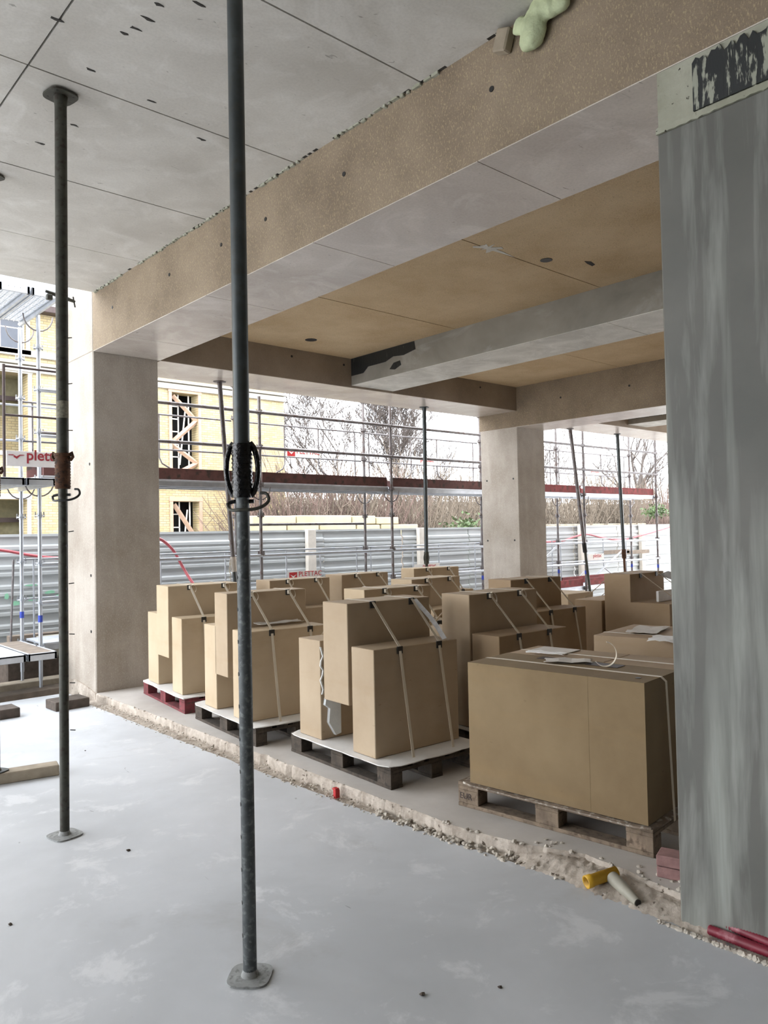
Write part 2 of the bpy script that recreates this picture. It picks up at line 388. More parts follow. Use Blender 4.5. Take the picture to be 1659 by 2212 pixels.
for i in range(900):
    y = 1.2+random.random()**1.6*6.8; x = random.uniform(interp(FE, y)-.03, interp(KE, y)+.01)
    if y < 2.6 and random.random() < .4: x = random.uniform(3.15, 3.42)
    if y < 1.76 and x > 3.12: x = 3.1
    s = random.uniform(.004, .016)*(1.3 if y < 3.6 else .8)
    bm = bmesh.new(); bmesh.ops.create_icosphere(bm, subdivisions=1, radius=s)
    for v in bm.verts: v.co *= random.uniform(.6, 1.2); v.co.z *= .6
    zz = ZS if x > interp(KE, y) else .0
    mb.bm(bm, Matrix.Translation((x, y, zz+s*.2))); bm.free()
tag(mb.build('mortar_crumbs', MT['stone_bit'], loc=(0, 0, 0)), 'pale mortar crumbs scattered along the broken strip', 'rubble', kind='stuff')

def panels(root, x0, x1, y0, y1, z, xj, yj, mat, gap=.006, th=.02):
    xs = [x0]+sorted(x for x in xj if x0 < x < x1)+[x1]; yy = [y0]+sorted(y for y in yj if y0 < y < y1)+[y1]
    for a, b in zip(xs, xs[1:]):
        for c, d in zip(yy, yy[1:]):
            dz = random.uniform(-.0015, .0015)
            mb = MB().box(a+(gap if a > x0 else 0), c+(gap if c > y0 else 0), z+dz, b-(gap if b < x1 else 0), d-(gap if d < y1 else 0), z+th)
            piece(mb, 'panel', mat, root)
# near-bay ceiling (pale), bays 2/3 ceiling (chipboard-marked, browner)
c1 = MB().box(-9, -9, 4.34, 3.16, 8.15, 4.62).build('ceiling', MT['ceil_gap'], loc=(0, 0, 4.62))
tag(c1, 'pale concrete slab soffit over the near bay, in large panels', 'ceiling', kind='structure')
panels(c1, -9, 3.16, -9, 8.15, 4.32, [1.36-2.5*i for i in range(5)], [4.42-1.27*i for i in range(-2, 11)], MT['ceil'], th=.025)
c2 = MB().box(3.92, -9, 4.115, 10.31, 8.21, 4.4).build('ceiling', MT['ceil_gap'], loc=(0, 0, 4.4))
tag(c2, 'brown chipboard-marked slab soffit over the bay of pallets', 'ceiling', kind='structure')
panels(c2, 3.92, 6.73, -9, 8.21, 4.10, [], [6.24-1.97*i for i in range(8)], MT['orange'])
panels(c2, 7.50, 10.31, -9, 8.21, 4.10, [], [6.24-1.97*i for i in range(8)], MT['orange'])
c3 = MB().box(11.1, -9, 4.115, 21, 8.21, 4.4).build('ceiling', MT['ceil_gap'], loc=(0, 0, 4.4))
tag(c3, 'brown slab soffit over the farthest bay at right', 'ceiling', kind='structure')
panels(c3, 11.1, 21, -9, 8.21, 4.10, [], [6.24-1.97*i for i in range(8)], MT['orange'])

def tie_holes(root, pts, axis):
    for p in pts:
        d = Vector((.004, 0, 0)) if axis == 'x' else Vector((0, .004, 0))
        mb = MB().tube([Vector(p)-d, Vector(p)+d], .016, 10); piece(mb, 'tie_hole', MT['black'], root)
def beam(label, x0, y0, z0, x1, y1, z1, mat, smat, soff=None, sj=()):
    o = MB().rbox(x0, y0, z0+.004, x1, y1, z1, .002).build('concrete_beam', mat, loc=(0, 0, 0))
    tag(o, label, 'beam', kind='structure')
    ys = [y0]+[y for y in sj if y0 < y < y1]+[y1]
    for a, b in zip(ys, ys[1:]):
        piece(MB().box(x0+.001, a+.003, z0, x1-.001, b-.003, z0+.005), 'soffit_panel', smat, o)
    return o
b1 = beam('main brown board-marked beam running from the grey column to the outer column', 3.16, -9, 3.70, 3.92, 8.205, 4.62, MT['beam'], MT['soffit'], sj=(-1.2, 2.74, 4.24, 5.74, 7.4))
tie_holes(b1, [(3.16, y, 4.05) for y in (2.63, 3.89, 4.825, 5.48, 6.4, 7.675)], 'x')
o = beam('edge beam over the scaffolding side of the pallet bay', 3.93, 8.21, 3.70, 10.31, 9.08, 4.62, MT['beam2'], MT['soffit'])
tie_holes(o, [(x, 8.21, 4.0) for x in (5.74, 6.6, 9.4)], 'y')
o = beam('brown beam landing on the far column', 10.313, -9, 3.43, 11.11, 9.05, 4.62, MT['beam'], MT['soffit'], sj=(2, 5, 7))
tie_holes(o, [(10.313, 7.32, 3.80), (10.313, 6.1, 3.80)], 'x')
beam('edge beam over the scaffolding in the farthest bay', 11.12, 8.21, 3.68, 21, 9.08, 4.62, MT['beam2'], MT['soffit'])
mbm = beam('grey middle beam with a whitish plastered underside and a black patch', 6.73, -9, 3.73, 7.50, 8.21, 4.5, MT['midbeam'], MT['midsoffit'], sj=(1, 4.2, 6.9))
# black patches at the outer end of the middle beam
def blob_poly(pts): return pts
mb = MB().prism([(8.205, 4.095), (6.95, 4.095), (6.93, 3.99), (7.15, 3.955), (7.35, 3.975), (7.5, 3.93), (7.85, 3.93), (7.95, 3.86), (8.205, 3.86)], 6.725, 6.731, 'x')
piece(mb, 'bitumen_patch', MT['tar2'], mbm)
mb = MB().prism([(7.32, 3.80), (7.2, 3.84), (7.22, 3.90), (7.34, 3.89), (7.42, 3.82)], 6.725, 6.731, 'x'); piece(mb, 'bitumen_patch', MT['tar2'], mbm)
m3 = beam('short grey middle beam of the farthest bay seen past the grey column', 13.80, 2, 3.74, 14.5, 8.21, 4.5, MT['midbeam'], MT['midsoffit'])
piece(MB().box(13.795, 7.1, 3.84, 13.801, 8.2, 4.09), 'bitumen_patch', MT['tar2'], m3)

def column(label, x0, y0, x1, y1, z0, z1, mat):
    o = MB().rbox(x0, y0, z0, x1, y1, z1, .01).build('concrete_column', mat, loc=((x0+x1)/2, (y0+y1)/2, z0))
    return tag(o, label, 'column', kind='structure')
c = column('outer beige concrete column between the near bay and the pallet bay', 3.16, 8.21, 3.90, 9.03, -.08, 3.71, MT['column'])
tie_holes(c, [(3.16, 8.33, 2.5), (3.16, 8.32, 1.3), (3.16, 8.33, .7)], 'x')
piece(MB().rbox(3.158, 8.212, 3.705, 3.925, 9.05, 4.62, .006), 'column_head', MT['column'], c)
piece(MB().prism([(8.17, -.08), (9.06, -.08), (9.06, .10), (8.8, .13), (8.5, .11), (8.2, .06)], 3.145, 3.165, 'x'), 'mortar_foot', MT['rubble'], c)
c = column('far beige concrete column standing before the scaffolding', 10.313, 8.21, 11.05, 9.03, .04, 3.44, MT['column'])
tie_holes(c, [atx(x, y, 10.313) for x, y in ((1052, 1039), (1109, 1034), (1054, 1168), (1112, 1167))], 'x')
c = column('near grey concrete column streaked with pale runs', 3.16, .85, 3.92, 1.70, .0, 3.43, MT['greycol'])
hd = piece(MB().box(3.165, .85, 3.43, 3.915, 1.695, 3.712), 'mortar_head', MT['mortar'], c); hd['label'] = 'pale rough mortar joint'
mb = MB(); N = 40
pts = [(1.53, 3.46)]
for i in range(N+1): pts.append((1.53-i*.68/N, 3.665+random.uniform(-.02, .03)))
pts.append((.85, 3.46))
mb.prism(pts, 3.155, 3.166, 'x'); o_ = piece(mb, 'bitumen_band', MT['tar'], c); o_['label'] = 'black bitumen band with pale cement runs'
mb = MB(); pts = [(1.70-i*.01, 3.448+.006*noise.noise(Vector((i*.5, 0, 0)))+.004*random.random()) for i in range(86)]+[(.85+i*.01, 3.424+.008*noise.noise(Vector((i*.4, 9, 0)))) for i in range(86)]
mb.prism(pts, 3.151, 3.17, 'x')
piece(mb, 'mortar_lip', MT['mortar'], c)
for nm, bx in (('wall_right', (21, -9, -.3, 21.3, .5, 4.6)), ('wall_back', (-9.3, -9.3, -.3, 21.3, -9, 4.6)), ('wall_left', (-7.3, -9, -.3, -7, 2.5, 4.6)), ('wall_shade', (4.3, -1.7, .06, 21, -1.5, 4.09))):  # inner wall is added out of view to darken the stones' side faces
    nm2 = nm if nm != 'wall_shade' else 'wall_shade_added'
    tag(MB().box(*bx).build(nm2, MT['beam2'], loc=(bx[0], bx[1], bx[2])), {'wall_right': 'concrete wall closing the farthest bay', 'wall_back': 'concrete wall behind the camera', 'wall_left': 'concrete wall on the left behind the camera', 'wall_shade_added': 'unseen concrete wall added to shade the pallet bay'}[nm2], 'wall', kind='structure')
# ragged foam and mortar along the joint of ceiling and main beam
mb = MB()
y = 1.9
while y < 8.1:
    L = random.uniform(.02, .07); h = random.uniform(.006, .02)
    if noise.noise(Vector((y*1.3, 4, 2))) > -.12: mb.rbox(3.145-random.random()*.012, y, 4.322-h, 3.168, y+L, 4.33, .003)
    y += L+random.uniform(.0, .03)
piece(mb, 'joint_foam', MT['mortar'], b1)['label'] = 'ragged pale foam squeezed out along the ceiling joint'
mb = MB(); y = 1.9
while y < 8.1:
    L = random.uniform(.02, .06)
    if random.random() < .55: mb.box(3.139, y, 4.3185, 3.1605, y+L, 4.33)
    y += L+random.uniform(.005, .05)
piece(mb, 'joint_gap', MT['ceil_gap'], b1)
# chips and smears on the ceilings
def smear(root, x, y, z, pts, mat, nm): piece(MB().prism([(x+a, y+b) for a, b in pts], z, z+.006, 'z'), nm, mat, root)
star = []
for i in range(22):
    an = i/22*2*PI; r = random.choice((.05, .09, .2, .14))*(1.6 if abs(math.cos(an)) > .8 else .8); star.append((r*math.cos(an)*1.1, r*math.sin(an)*.6))
smear(c2, 5.02, 4.26, 4.097, star, MT['midsoffit'], 'plaster_splash')
for x, y, r in ((5.657, 4.13, .055), (5.67, 7.69, .075)):
    piece(MB().tube([(x, y, 4.097), (x, y, 4.104)], r, 12), 'ceiling_hole', MT['black'], c2)
smear(c2, 6.04, 3.93, 4.097, [(-.09, 0), (-.02, .02), (.08, .03), (.06, -.01), (-.03, -.03)], MT['ceil_gap'], 'chip')
for px, py in ((325, 300-83), (290, 60), (320, 40), (120, 40), (195, 150), (437, 301), (270, 72), (340, 8), (430, 8), (90, 310), (160, 270)):
    p = atz(px, py, 4.32)
    pts = [(random.uniform(.3, 1)*.026*math.cos(t*PI/4)*1.7, random.uniform(.25, 1)*.014*math.sin(t*PI/4)) for t in range(8)]
    smear(c1, p.x, p.y, 4.3165, pts, MT['ceil_gap'], 'chip')
# foam lump and wedge stuffed in the joint
t = thing('foam_lump', (3.13, 2.28, 4.15), 'pale green lump of hardened foam hanging from the ceiling joint', 'foam lump')
bmx = bmesh.new()
for (px, py, r) in ((1152, 62, .06), (1150, 75, .055), (1155, 50, .055), (1165, 25, .05), (1140, 90, .04), (1125, 55, .035), (1118, 62, .025), (1190, 12, .045), (1212, 2, .04), (1180, -10, .05), (1165, 10, .04)):
    p = atx(px, py, 3.115); bmesh.ops.create_icosphere(bmx, subdivisions=2, radius=r*1.22, matrix=Matrix.Translation(p-t.location) @ Matrix.Diagonal((.8, 1, 1.15, 1)))
q = MB(); q.bm(bmx, sm=True); bmx.free(); lo = q.build('foam', MT['glovefoam'], t, local=True)
rm = lo.modifiers.new('r', 'REMESH'); rm.mode = 'VOXEL'; rm.voxel_size = .012; rm.use_smooth_shade = True
sm_ = lo.modifiers.new('s', 'SMOOTH'); sm_.iterations = 3
tx = bpy.data.textures.new('lumps', 'CLOUDS'); tx.noise_scale = .06
dm = lo.modifiers.new('d', 'DISPLACE'); dm.texture = tx; dm.strength = .02
p = atx(1088, 90, 3.13); Mx = Matrix.Translation(p) @ Matrix.Rotation(.35, 4, 'X')
tag(MB().rbox(-.03, -.045, -.055, .03, .045, .06, .008, M=Mx).build('timber_wedge', MT['plywood']), 'small pinkish timber wedge stuck beside the green foam lump', 'wedge')

# ------------------------------------------------------------------ outside ground, fence, building
mb = MB().box(-40, 8.0, -.6, 90, 11.2, -.16)
mb.box(-40, 11.2, -.7, 90, 70, -.30)
tag(mb.build('ground', MT['ground'], loc=(0, 9, 0)), 'pale gravelly ground outside', 'ground', kind='structure')
FY = 11.2
f = thing('hoarding', (10, FY, -.28), 'long grey corrugated steel hoarding behind the scaffolding', 'fence')
prof = []; z = -.20
while z < 1.70:
    prof += [(0, z), (0, z+.06), (-.035, z+.085), (-.035, z+.125), (-.02, z+.135), (-.02, z+.165), (-.035, z+.175), (-.035, z+.215), (0, z+.24)]
    z += .265
prof = [p for p in prof if p[1] < 1.72]+[(0, 1.75)]
xs = [-3]+[i*1.93-1.2 for i in range(0, 14)]
for i, x in enumerate(xs[1:]):
    mb = MB(); dy = random.uniform(-.012, .012); tz = random.uniform(-.008, .008)
    for k_, (dx, zz) in enumerate(prof):
        for xx in (x+.008, x+1.92): mb.v.append(Vector((xx, FY+dx+dy, zz+tz)))
    n = len(prof)
    for k_ in range(n-1): mb.face((2*k_, 2*k_+1, 2*k_+3, 2*k_+2))
    b_ = len(mb.v); mb.v += [v+Vector((0, .012, 0)) for v in mb.v]
    for k_ in range(n-1): mb.face((b_+2*k_, b_+2*k_+2, b_+2*k_+3, b_+2*k_+1))
    o = piece(mb, 'steel_sheet', MT['fence'], f)
piece(MB().box(-3, FY-.03, 1.74, 26, FY+.03, 1.775), 'top_capping', MT['fence'], f)
for px in (672, 911, 1257, 1388): 
    p = aty(px, 1200, FY-.1); piece(MB().rbox(p.x-.09, FY-.14, -.25, p.x+.09, FY-.045, 1.78, .008), 'post', MT['post'], f)
for px in (1330, 1375):
    p = aty(px, 1192, FY-.12); piece(MB().rbox(p.x-.6, FY-.16, p.z-.05, p.x+.6, FY-.13, p.z+.05, .004), 'timber_rail', MT['toe_grey'], f)
# green spray on the hoarding
g = MB()
for (px, py, w_, h_) in ((20, 1298, 30, 10), (55, 1290, 30, 9), (95, 1275, 26, 8), (8, 1280, 12, 16), (120, 1283, 18, 7), (50, 1262, 36, 4)):
    p = aty(px, py, FY-.045); q = aty(px+w_, py+h_, FY-.045)
    pts = [(p.x+(q.x-p.x)*(.5+.5*math.cos(t*PI/5)*random.uniform(.6, 1)), p.z+(q.z-p.z)*(.5+.5*math.sin(t*PI/5)*random.uniform(.6, 1))) for t in range(10)]
    g.prism(pts, FY-.047, FY-.045, 'y')
piece(g, 'green_spray_marks', M_plain('faded_green_spray', (132, 186, 156), .7), f)['label'] = 'faded green spray paint marks'

# yellow-brick building
BY = 26.0
bl = thing('brick_building', (12, BY, -.3), 'yellow-brick building with pale stone bands and shored window openings', 'building')
wins = [('a', 12.85, 13.9, .1, 2.98), ('b', 12.85, 13.9, 4.15, 6.95), ('c', 5.7, 7.85, .1, 2.98), ('d', 5.9, 7.9, 4.5, 7.0), ('e', 5.6, 7.85, 7.75, 8.75)]
def wall_with_holes(x0, x1, z0, z1, holes, y0, y1):
    mb = MB(); zs = sorted({z0, z1, *[h[3] for h in holes], *[h[4] for h in holes]})
    for a, b in zip(zs, zs[1:]):
        cuts = sorted((h[1], h[2]) for h in holes if h[3] <= a+1e-6 and h[4] >= b-1e-6); x = x0
        for c_, d_ in cuts: mb.box(x, y0, a, c_, y1, b); x = d_
        mb.box(x, y0, a, x1, y1, b)
    return mb
piece(wall_with_holes(-12, 17.75, -.3, 9.0, wins, BY, BY+.5), 'wall', MT['brick'], bl)
piece(MB().box(17.3, BY+.5, -.3, 17.75, BY+9, 9.0), 'wall', MT['brick'], bl)
for zz, h_, d_ in ((7.05, .2, .1), (7.28, .1, .16), (3.45, .16, .07), (7.55, .22, .08)):
    piece(MB().rbox(-12, BY-d_, zz, 17.8, BY, zz+h_, .01), 'stone_band', MT['band'], bl)
piece(MB().rbox(-12, BY-.4, 9.0, 18.0, BY+.2, 9.22, .02), 'gutter', MT['darkrail'], bl)
mb = MB().prism([(BY-.35, 9.2), (BY+6, 12.5), (BY+6, 12.3), (BY-.35, 9.0)], -12, 18.1, 'x'); piece(mb, 'roof', MT['slate'], bl)
for nm, a, b, z0, z1 in wins:
    w_ = piece(MB().box(a-.12, BY-.05, z0, a, BY-.002, z1).box(b, BY-.05, z0, b+.12, BY-.002, z1).box(a-.14, BY-.06, z1+.001, b+.14, BY-.002, z1+.16).box(a-.14, BY-.08, z0-.14, b+.14, BY-.002, z0-.001), 'window', MT['pinkwood'] if nm in 'ab' else MT['band'], bl)
    if nm in 'ab':
        sub(MB().box(a-.3, BY+1.3, z0-.3, b+3, BY+1.4, z1+.3).box(a-.3, BY+.52, z1+.2, b+3, BY+1.4, z1+.25).box(b+.3, BY+.52, z0-.3, b+.35, BY+1.4, z1+.3), 'dark_room', MT['windowdark'], w_)
        mb = MB(); zc = z0+.2
        for i in range(6): mb.box(a, BY+.35, z0+(z1-z0)*i/6, a+.45, BY+.38, z0+(z1-z0)*i/6+.04)
        mb.box(a+.42, BY+.35, z0, a+.46, BY+.38, z1); mb.tube([(a+.5, BY+.4, z0+.2), (a+.78, BY+.4, z0+(z1-z0)*.9)], .03, 6); mb.tube([(a+.88, BY+.4, z0), (a+.88, BY+.4, z1)], .03, 6)
        sub(mb, 'glazing_bars', MT['white'], w_)
        zm = z0+(z1-z0)*(.62 if nm == 'b' else .45)
        brs = [((a+.1, z1-.1), (b, zm+.1)), ((b, zm+.1), (a, zm-.8))]
        if nm == 'b': brs += [((a+.05, z0+.9), (b, z0+.25)), ((b, z0+.25), (a+.45, z0-.05))]
        for (p0, q0), (p1, q1) in brs:
            sub(MB().tube([(p0, BY+.1, q0), (p1, BY+.1, q1)], .09, 4, sm=False), 'shoring_timber', MT['pinkwood'], w_)
    elif nm == 'e':
        for i in range(3): sub(MB().box(a+.1+i*.72, BY+.12, z0+.05, a+.75+i*.72, BY+.15, z1-.3), 'pane', MT['glass'], w_)
        for i in range(3): sub(MB().box(a+.1+i*.72, BY+.12, z1-.26, a+.75+i*.72, BY+.15, z1-.05), 'pane', MT['glass'], w_)
        mb = MB().box(a, BY+.14, z0, b, BY+.2, z1); sub(mb, 'sash', MT['white'], w_)
    else:
        sub(MB().box(a-.4, BY+1.6, z0-.2, b+3.2, BY+1.7, z1+.2).box(a-.4, BY+.52, z1+.1, b+3, BY+1.6, z1+.15), 'inner_wall', MT['olive'], w_)
        sub(MB().box(b-.65, BY+1.2, z0, b-.55, BY+1.3, z1-.7).box(b-.65, BY+1.2, z1-.7, b+.4, BY+1.3, z1-.55), 'door_frame', MT['darkrail'], w_)
        sub(MB().box(b-.54, BY+1.4, z0, b+.4, BY+1.5, z1-1.2), 'brick_pier', MT['brick'], w_)
# cream stone stacks beyond the hoarding
def far_block(px0, px1, py0, py1, Y, lab, holes=0):
    p = aty(px0, py0, Y); q = aty(px1, py1, Y)
    o = MB().rbox(p.x, Y, q.z, q.x, Y+.6, p.z, .02).build('stone_block', MT['stone_far'])
    tag(o, lab, 'stone block', 'cream blocks stacked beyond the hoarding')
    if holes:
        mb = MB()
        for i in range(holes):
            xx = p.x+(q.x-p.x)*(i+.5)/holes; zz = p.z-(p.z-q.z)*.55
            mb.tube([(xx, Y-.004, zz), (xx, Y+.01, zz)], .05, 8)
        r = MB(); r.v = [Vector(v)-o.location for v in mb.v]; r.f = mb.f; r.sm = mb.sm; r.build('core_holes', MT['toe_grey'], o, local=True)
rows = [(540, 620, 1132, 1160, 0), (622, 690, 1134, 1160, 6), (692, 770, 1134, 1160, 5), (772, 822, 1134, 1160, 5), (824, 904, 1133, 1160, 0),
        (545, 640, 1114, 1131, 0), (642, 760, 1113, 1131, 0), (762, 812, 1114, 1132, 0), (814, 862, 1117, 1132, 0)]
for i, (a, b, c_, d_, h_) in enumerate(rows):
    far_block(a, b, c_, d_, 15, 'cream stone block stacked beyond the hoarding, ' + ('lower row' if c_ > 1125 else 'upper row') + [' left end', ' second from left with core holes', ' middle with core holes', ' fourth with core holes', ' right end', ' left end', ' second from left', ' third from left', ' right end'][i], h_)
mb = MB().rbox(aty(540, 1165, 15).x, 14.8, -.3, aty(905, 1150, 15).x, 15.8, aty(540, 1160, 15).z-.01, .02)
tag(mb.build('timber_bearer', MT['toe_grey']), 'timber staging carrying the cream blocks beyond the hoarding', 'staging')

# bare trees and scrub
def tree_mb(base, h, spread, levels, n0, r0, seed, lean=(0, 0), trunk=.35):
    rnd = random.Random(seed); T = MB(); B = MB()
    def grow(p, d, L, r, lv, mbt):
        segs = 3; pts = [p.copy()]; dd = d.copy(); rs = [r]
        for i in range(segs):
            dd = (dd+Vector((rnd.uniform(-1, 1), rnd.uniform(-1, 1), rnd.uniform(-.2, .7)))*.16).normalized()
            pts.append(pts[-1]+dd*L/segs); rs.append(r*(1-.45*(i+1)/segs))
        mbt.tube(pts, r, 5 if lv == 0 else 3, caps=False, rr=rs)
        if lv >= levels: return
        for i in range(n0 if lv else n0+2):
            j = rnd.choice((1, 2, 3, 3)); q = pts[j]
            ax = Vector((rnd.uniform(-1, 1), rnd.uniform(-1, 1), rnd.uniform(-.1, .5))).normalized()
            nd = (dd*(1-spread)+ax*spread).normalized()
            grow(q, nd, L*rnd.uniform(.55, .8), max(.012, rs[j]*.64), lv+1, B)
    grow(Vector(base), Vector((lean[0], lean[1], 1)).normalized(), h*trunk, r0, 0, T)
    return T, B
def tree(px, Y, h, label, cat='tree', name='bare_tree', seed=1, spread=.5, levels=5, n0=3, r0=.16, mat='bark', lean=(0, 0), trunk=.35, group=None, z0=-.3):
    p = aty(px, 1140, Y); base = (p.x, Y, z0)
    t = thing(name, base, label, cat, group)
    T, B = tree_mb(base, h, spread, levels, n0, r0, seed, lean, trunk)
    piece(T, 'trunk', MT[mat], t); piece(B, 'branches', MT[mat if mat != 'bark' else 'bark'], t)
    return t
tree(748, 28, 15, 'bare forked tree beyond the hoarding, left of the middle standard', seed=3, spread=.42, levels=5, n0=4, r0=.15, lean=(-.1, 0), trunk=.30)
tree(872, 31, 18, 'tall dense bare tree in the middle of the view beyond the hoarding', seed=11, spread=.36, levels=6, n0=4, r0=.17, trunk=.24)
tree(1392, 30, 15, 'bare tree with a thick trunk at the right, beyond the hoarding', seed=17, spread=.45, levels=5, n0=4, r0=.36, trunk=.32)
tree(650, 34, 14, 'bare tree rising beside the end of the brick building', seed=23, spread=.5, levels=5, n0=4, r0=.12, trunk=.28)
tree(1205, 34, 14, 'thin bare tree just right of the far column', seed=29, spread=.45, levels=5, n0=4, r0=.12, trunk=.3)
tree(1010, 35, 13, 'low bare tree with arching twigs left of the far column', seed=31, spread=.6, levels=5, n0=4, r0=.12, trunk=.25)
tree(1300, 40, 14, 'distant bare tree between the props at right', seed=37, spread=.5, levels=5, n0=4, r0=.13, trunk=.27)
tree(945, 42, 15, 'distant bare tree behind the thin middle prop', seed=41, spread=.42, levels=5, n0=4, r0=.13, trunk=.27)
def shrub(px, Y, h, n, label, seed, mat, z0=-.3, name='bare_shrub'):
    p = aty(px, 1140, Y); base = Vector((p.x, Y, z0)); rnd = random.Random(seed)
    mb = MB()
    for i in range(n):
        an = rnd.uniform(0, 2*PI); el = rnd.uniform(.1, 1.0)*(h*.62); q = base+Vector((math.cos(an)*rnd.random()*h*.3, math.sin(an)*.3, 0))
        d = Vector((math.cos(an)*el, math.sin(an)*el*.5, h*rnd.uniform(.55, 1)))
        p1 = q+d*.5+Vector((rnd.uniform(-.1, .1), 0, .15)); p2 = q+d
        mb.tube([q, p1, p2], .02, 3, caps=False, rr=[.03, .02, .010])
        for k_ in range(6):
            s_ = q+d*rnd.uniform(.3, .9); mb.tube([s_, s_+Vector((rnd.uniform(-.5, .5), rnd.uniform(-.2, .2), rnd.uniform(.1, .7)))*h*.25], .01, 3, caps=False, rr=[.014, .005])
    return tag(mb.build(name, MT[mat], loc=base), label, 'shrub', 'bare scrub beyond the hoarding')
SH = [(585, 24, 3.4, 'twig2'), (640, 24, 3.6, 'twig2'), (700, 24, 3.7, 'twig'), (745, 30, 4.2, 'twig2'), (800, 24, 3.6, 'twig2'), (850, 27, 4.0, 'twig'), (905, 24, 3.5, 'twig'), (960, 25, 4.2, 'twig'), (1015, 26, 4.2, 'twig'),
      (1190, 27, 3.9, 'twig'), (1240, 25, 3.9, 'twig'), (1290, 26, 4.4, 'twig'), (1335, 25, 3.7, 'twig'), (1420, 26, 4.2, 'twig2'), (1450, 30, 4.8, 'twig')]
ordw = ['leftmost', 'second', 'third', 'fourth', 'fifth', 'sixth', 'seventh', 'eighth', 'ninth', 'tenth', 'eleventh', 'twelfth', 'thirteenth', 'fourteenth', 'rightmost']
for i, (px, Y, h, mt) in enumerate(SH):
    shrub(px, Y, h*(1.1+.35*((i*7)%5)/4), 130, ordw[i]+(' of the bare scrubby bushes beyond the hoarding' if i in (0, 14) else ' bare scrubby bush from the left'), 100+i, mt)
def leafy(px, py, Y, r, label, seed, n=500):
    p = aty(px, py, Y); rnd = random.Random(seed); mb = MB()
    for i in range(n):
        c_ = p+Vector((rnd.gauss(0, r*.6), rnd.gauss(0, r*.3), rnd.gauss(0, r*.22))); a = Vector((rnd.uniform(-1, 1), rnd.uniform(-1, 1), rnd.uniform(-1, 1))).normalized()*.09
        b = a.cross(Vector((rnd.uniform(-1, 1), rnd.uniform(-1, 1), 1))).normalized()*.05; k_ = len(mb.v)
        mb.v += [c_-a, c_+b, c_+a, c_-b]; mb.face((k_, k_+1, k_+2, k_+3))
    mb.tube([(p.x, Y, -.3), (p.x, Y, p.z)], .05, 5)
    tag(mb.build('leafy_bush', MT['leaf'], loc=(p.x, Y, -.3)), label, 'bush')
leafy(1010, 1138, 19, .8, 'low green bush just over the hoarding, left of the far column', 5, 260)
leafy(1418, 1105, 22, .75, 'green ivy bush at the foot of the thick-trunked tree', 6, 500)
# wooded bank
mb = MB(); nx = 60
for i in range(nx):
    x = -10+i*2; 
    for j, (yy, zz) in enumerate(((33, -.3), (36, 2.2), (42, 3.6), (60, 5.0))): mb.v.append(Vector((x, yy, zz+noise.noise(Vector((x*.12, j, 0)))*.7)))
for i in range(nx-1):
    for j in range(3): a = i*4+j; mb.face((a, a+1, a+5, a+4), True)
tag(mb.build('bank', MT['bank'], loc=(40, 45, 0)), 'brown wooded bank rising behind the scrub', 'bank', kind='structure')
p = aty(1185, 1122, 24)
mb = MB().rbox(p.x, 24, -.3, p.x+9.5, 24.4, 1.95, .03); tag(mb.build('garden_wall', M_plain('pale_rubble_wall', (124, 117, 102), .9, var=.25, sc=3, dirt=(92, 84, 70))), 'low pale rubble wall under the scrub at right', 'wall')

# ------------------------------------------------------------------ scaffolding
SF, SB = 9.6, 10.3
FX = [(3.04, 'at the left, before the brick wall'), (6.12, 'right of the main prop'), (8.69, 'in the middle of the view'), (11.74, 'beside the far column'), (14.28, 'right of the far column'), (17.3, 'next to the grey column')]
def V(x, y, z): return Vector((x, y, z))
for X, wh in FX:
    t = thing('scaffold_support', (X, SF, -.16), 'galvanised scaffold frame of two standards '+wh, 'scaffold frame')
    for Yy, nm in ((SF, 0), (SB, 1)):
        m_ = MT['galv'] if X < 4 else MT['galv_d']
        zt_ = 4.38 if not (X == 6.12 and nm == 0) else 3.72
        st = piece(MB().tube([V(X, Yy, .05), V(X, Yy, zt_)], .0242, 12), 'standard', m_, t)
        for zz in (.42, .95, 1.42, 1.98, 2.42, 2.97, 3.48, 3.98):
            mb = MB().tube([V(X, Yy, zz-.006), V(X, Yy, zz+.006)], .058, 12); mb.tube([V(X, Yy, zz-.03), V(X, Yy, zz+.03)], .03, 10)
            for an in (0, PI/2, PI, 1.5*PI): 
                q = V(math.cos(an), math.sin(an), 0)*.048; mb.box(-.006, -.006, -.02, .006, .006, .045, M=Matrix.Translation(V(X, Yy, zz)+q))
            sub(mb, 'collar', m_, st)
        piece(MB().tube([V(X, Yy, .72), V(X, Yy, .80)], .0262, 12), 'marking_band', MT['blue'] if X < 4 or X > 11 else MT['red'], t)
        piece(MB().rbox(X-.075, Yy-.075, -.16, X+.075, Yy+.075, -.15, .003).tube([V(X, Yy, -.15), V(X, Yy, .06)], .019, 10), 'base_jack', MT['galv'], t)
    for zz in (.40, 2.42, 4.42): piece(MB().tube([V(X, SF, zz), V(X, SB, zz)], .024, 10), 'transom', MT['galv'], t)
    # bent gusset under the deck transom
    for zz in (2.40, 4.38):
        pts = [V(X+.17*math.cos(a), SF+(0), zz-.19*math.sin(a)) for a in [i*PI/10 for i in range(11)]]
        piece(MB().tube(pts, .009, 6), 'gusset_hoop', MT['galv_d'], t)
        pts = [v+V(0, .7, 0) for v in pts]; piece(MB().tube(pts, .009, 6), 'gusset_hoop', MT['galv_d'], t)
bays = [(a[0], b[0]) for a, b in zip(FX, FX[1:])]
bn = ['bay behind the outer column', 'bay behind the main prop', 'bay left of the far column', 'bay behind the far column', 'bay beside the grey column']
bays = [(3.04, 6.12), (6.12, 8.69), (8.69, 11.74), (11.74, 14.28), (14.28, 17.3)]
lifts = [(.42, 'bottom'), (2.42, 'upper')]
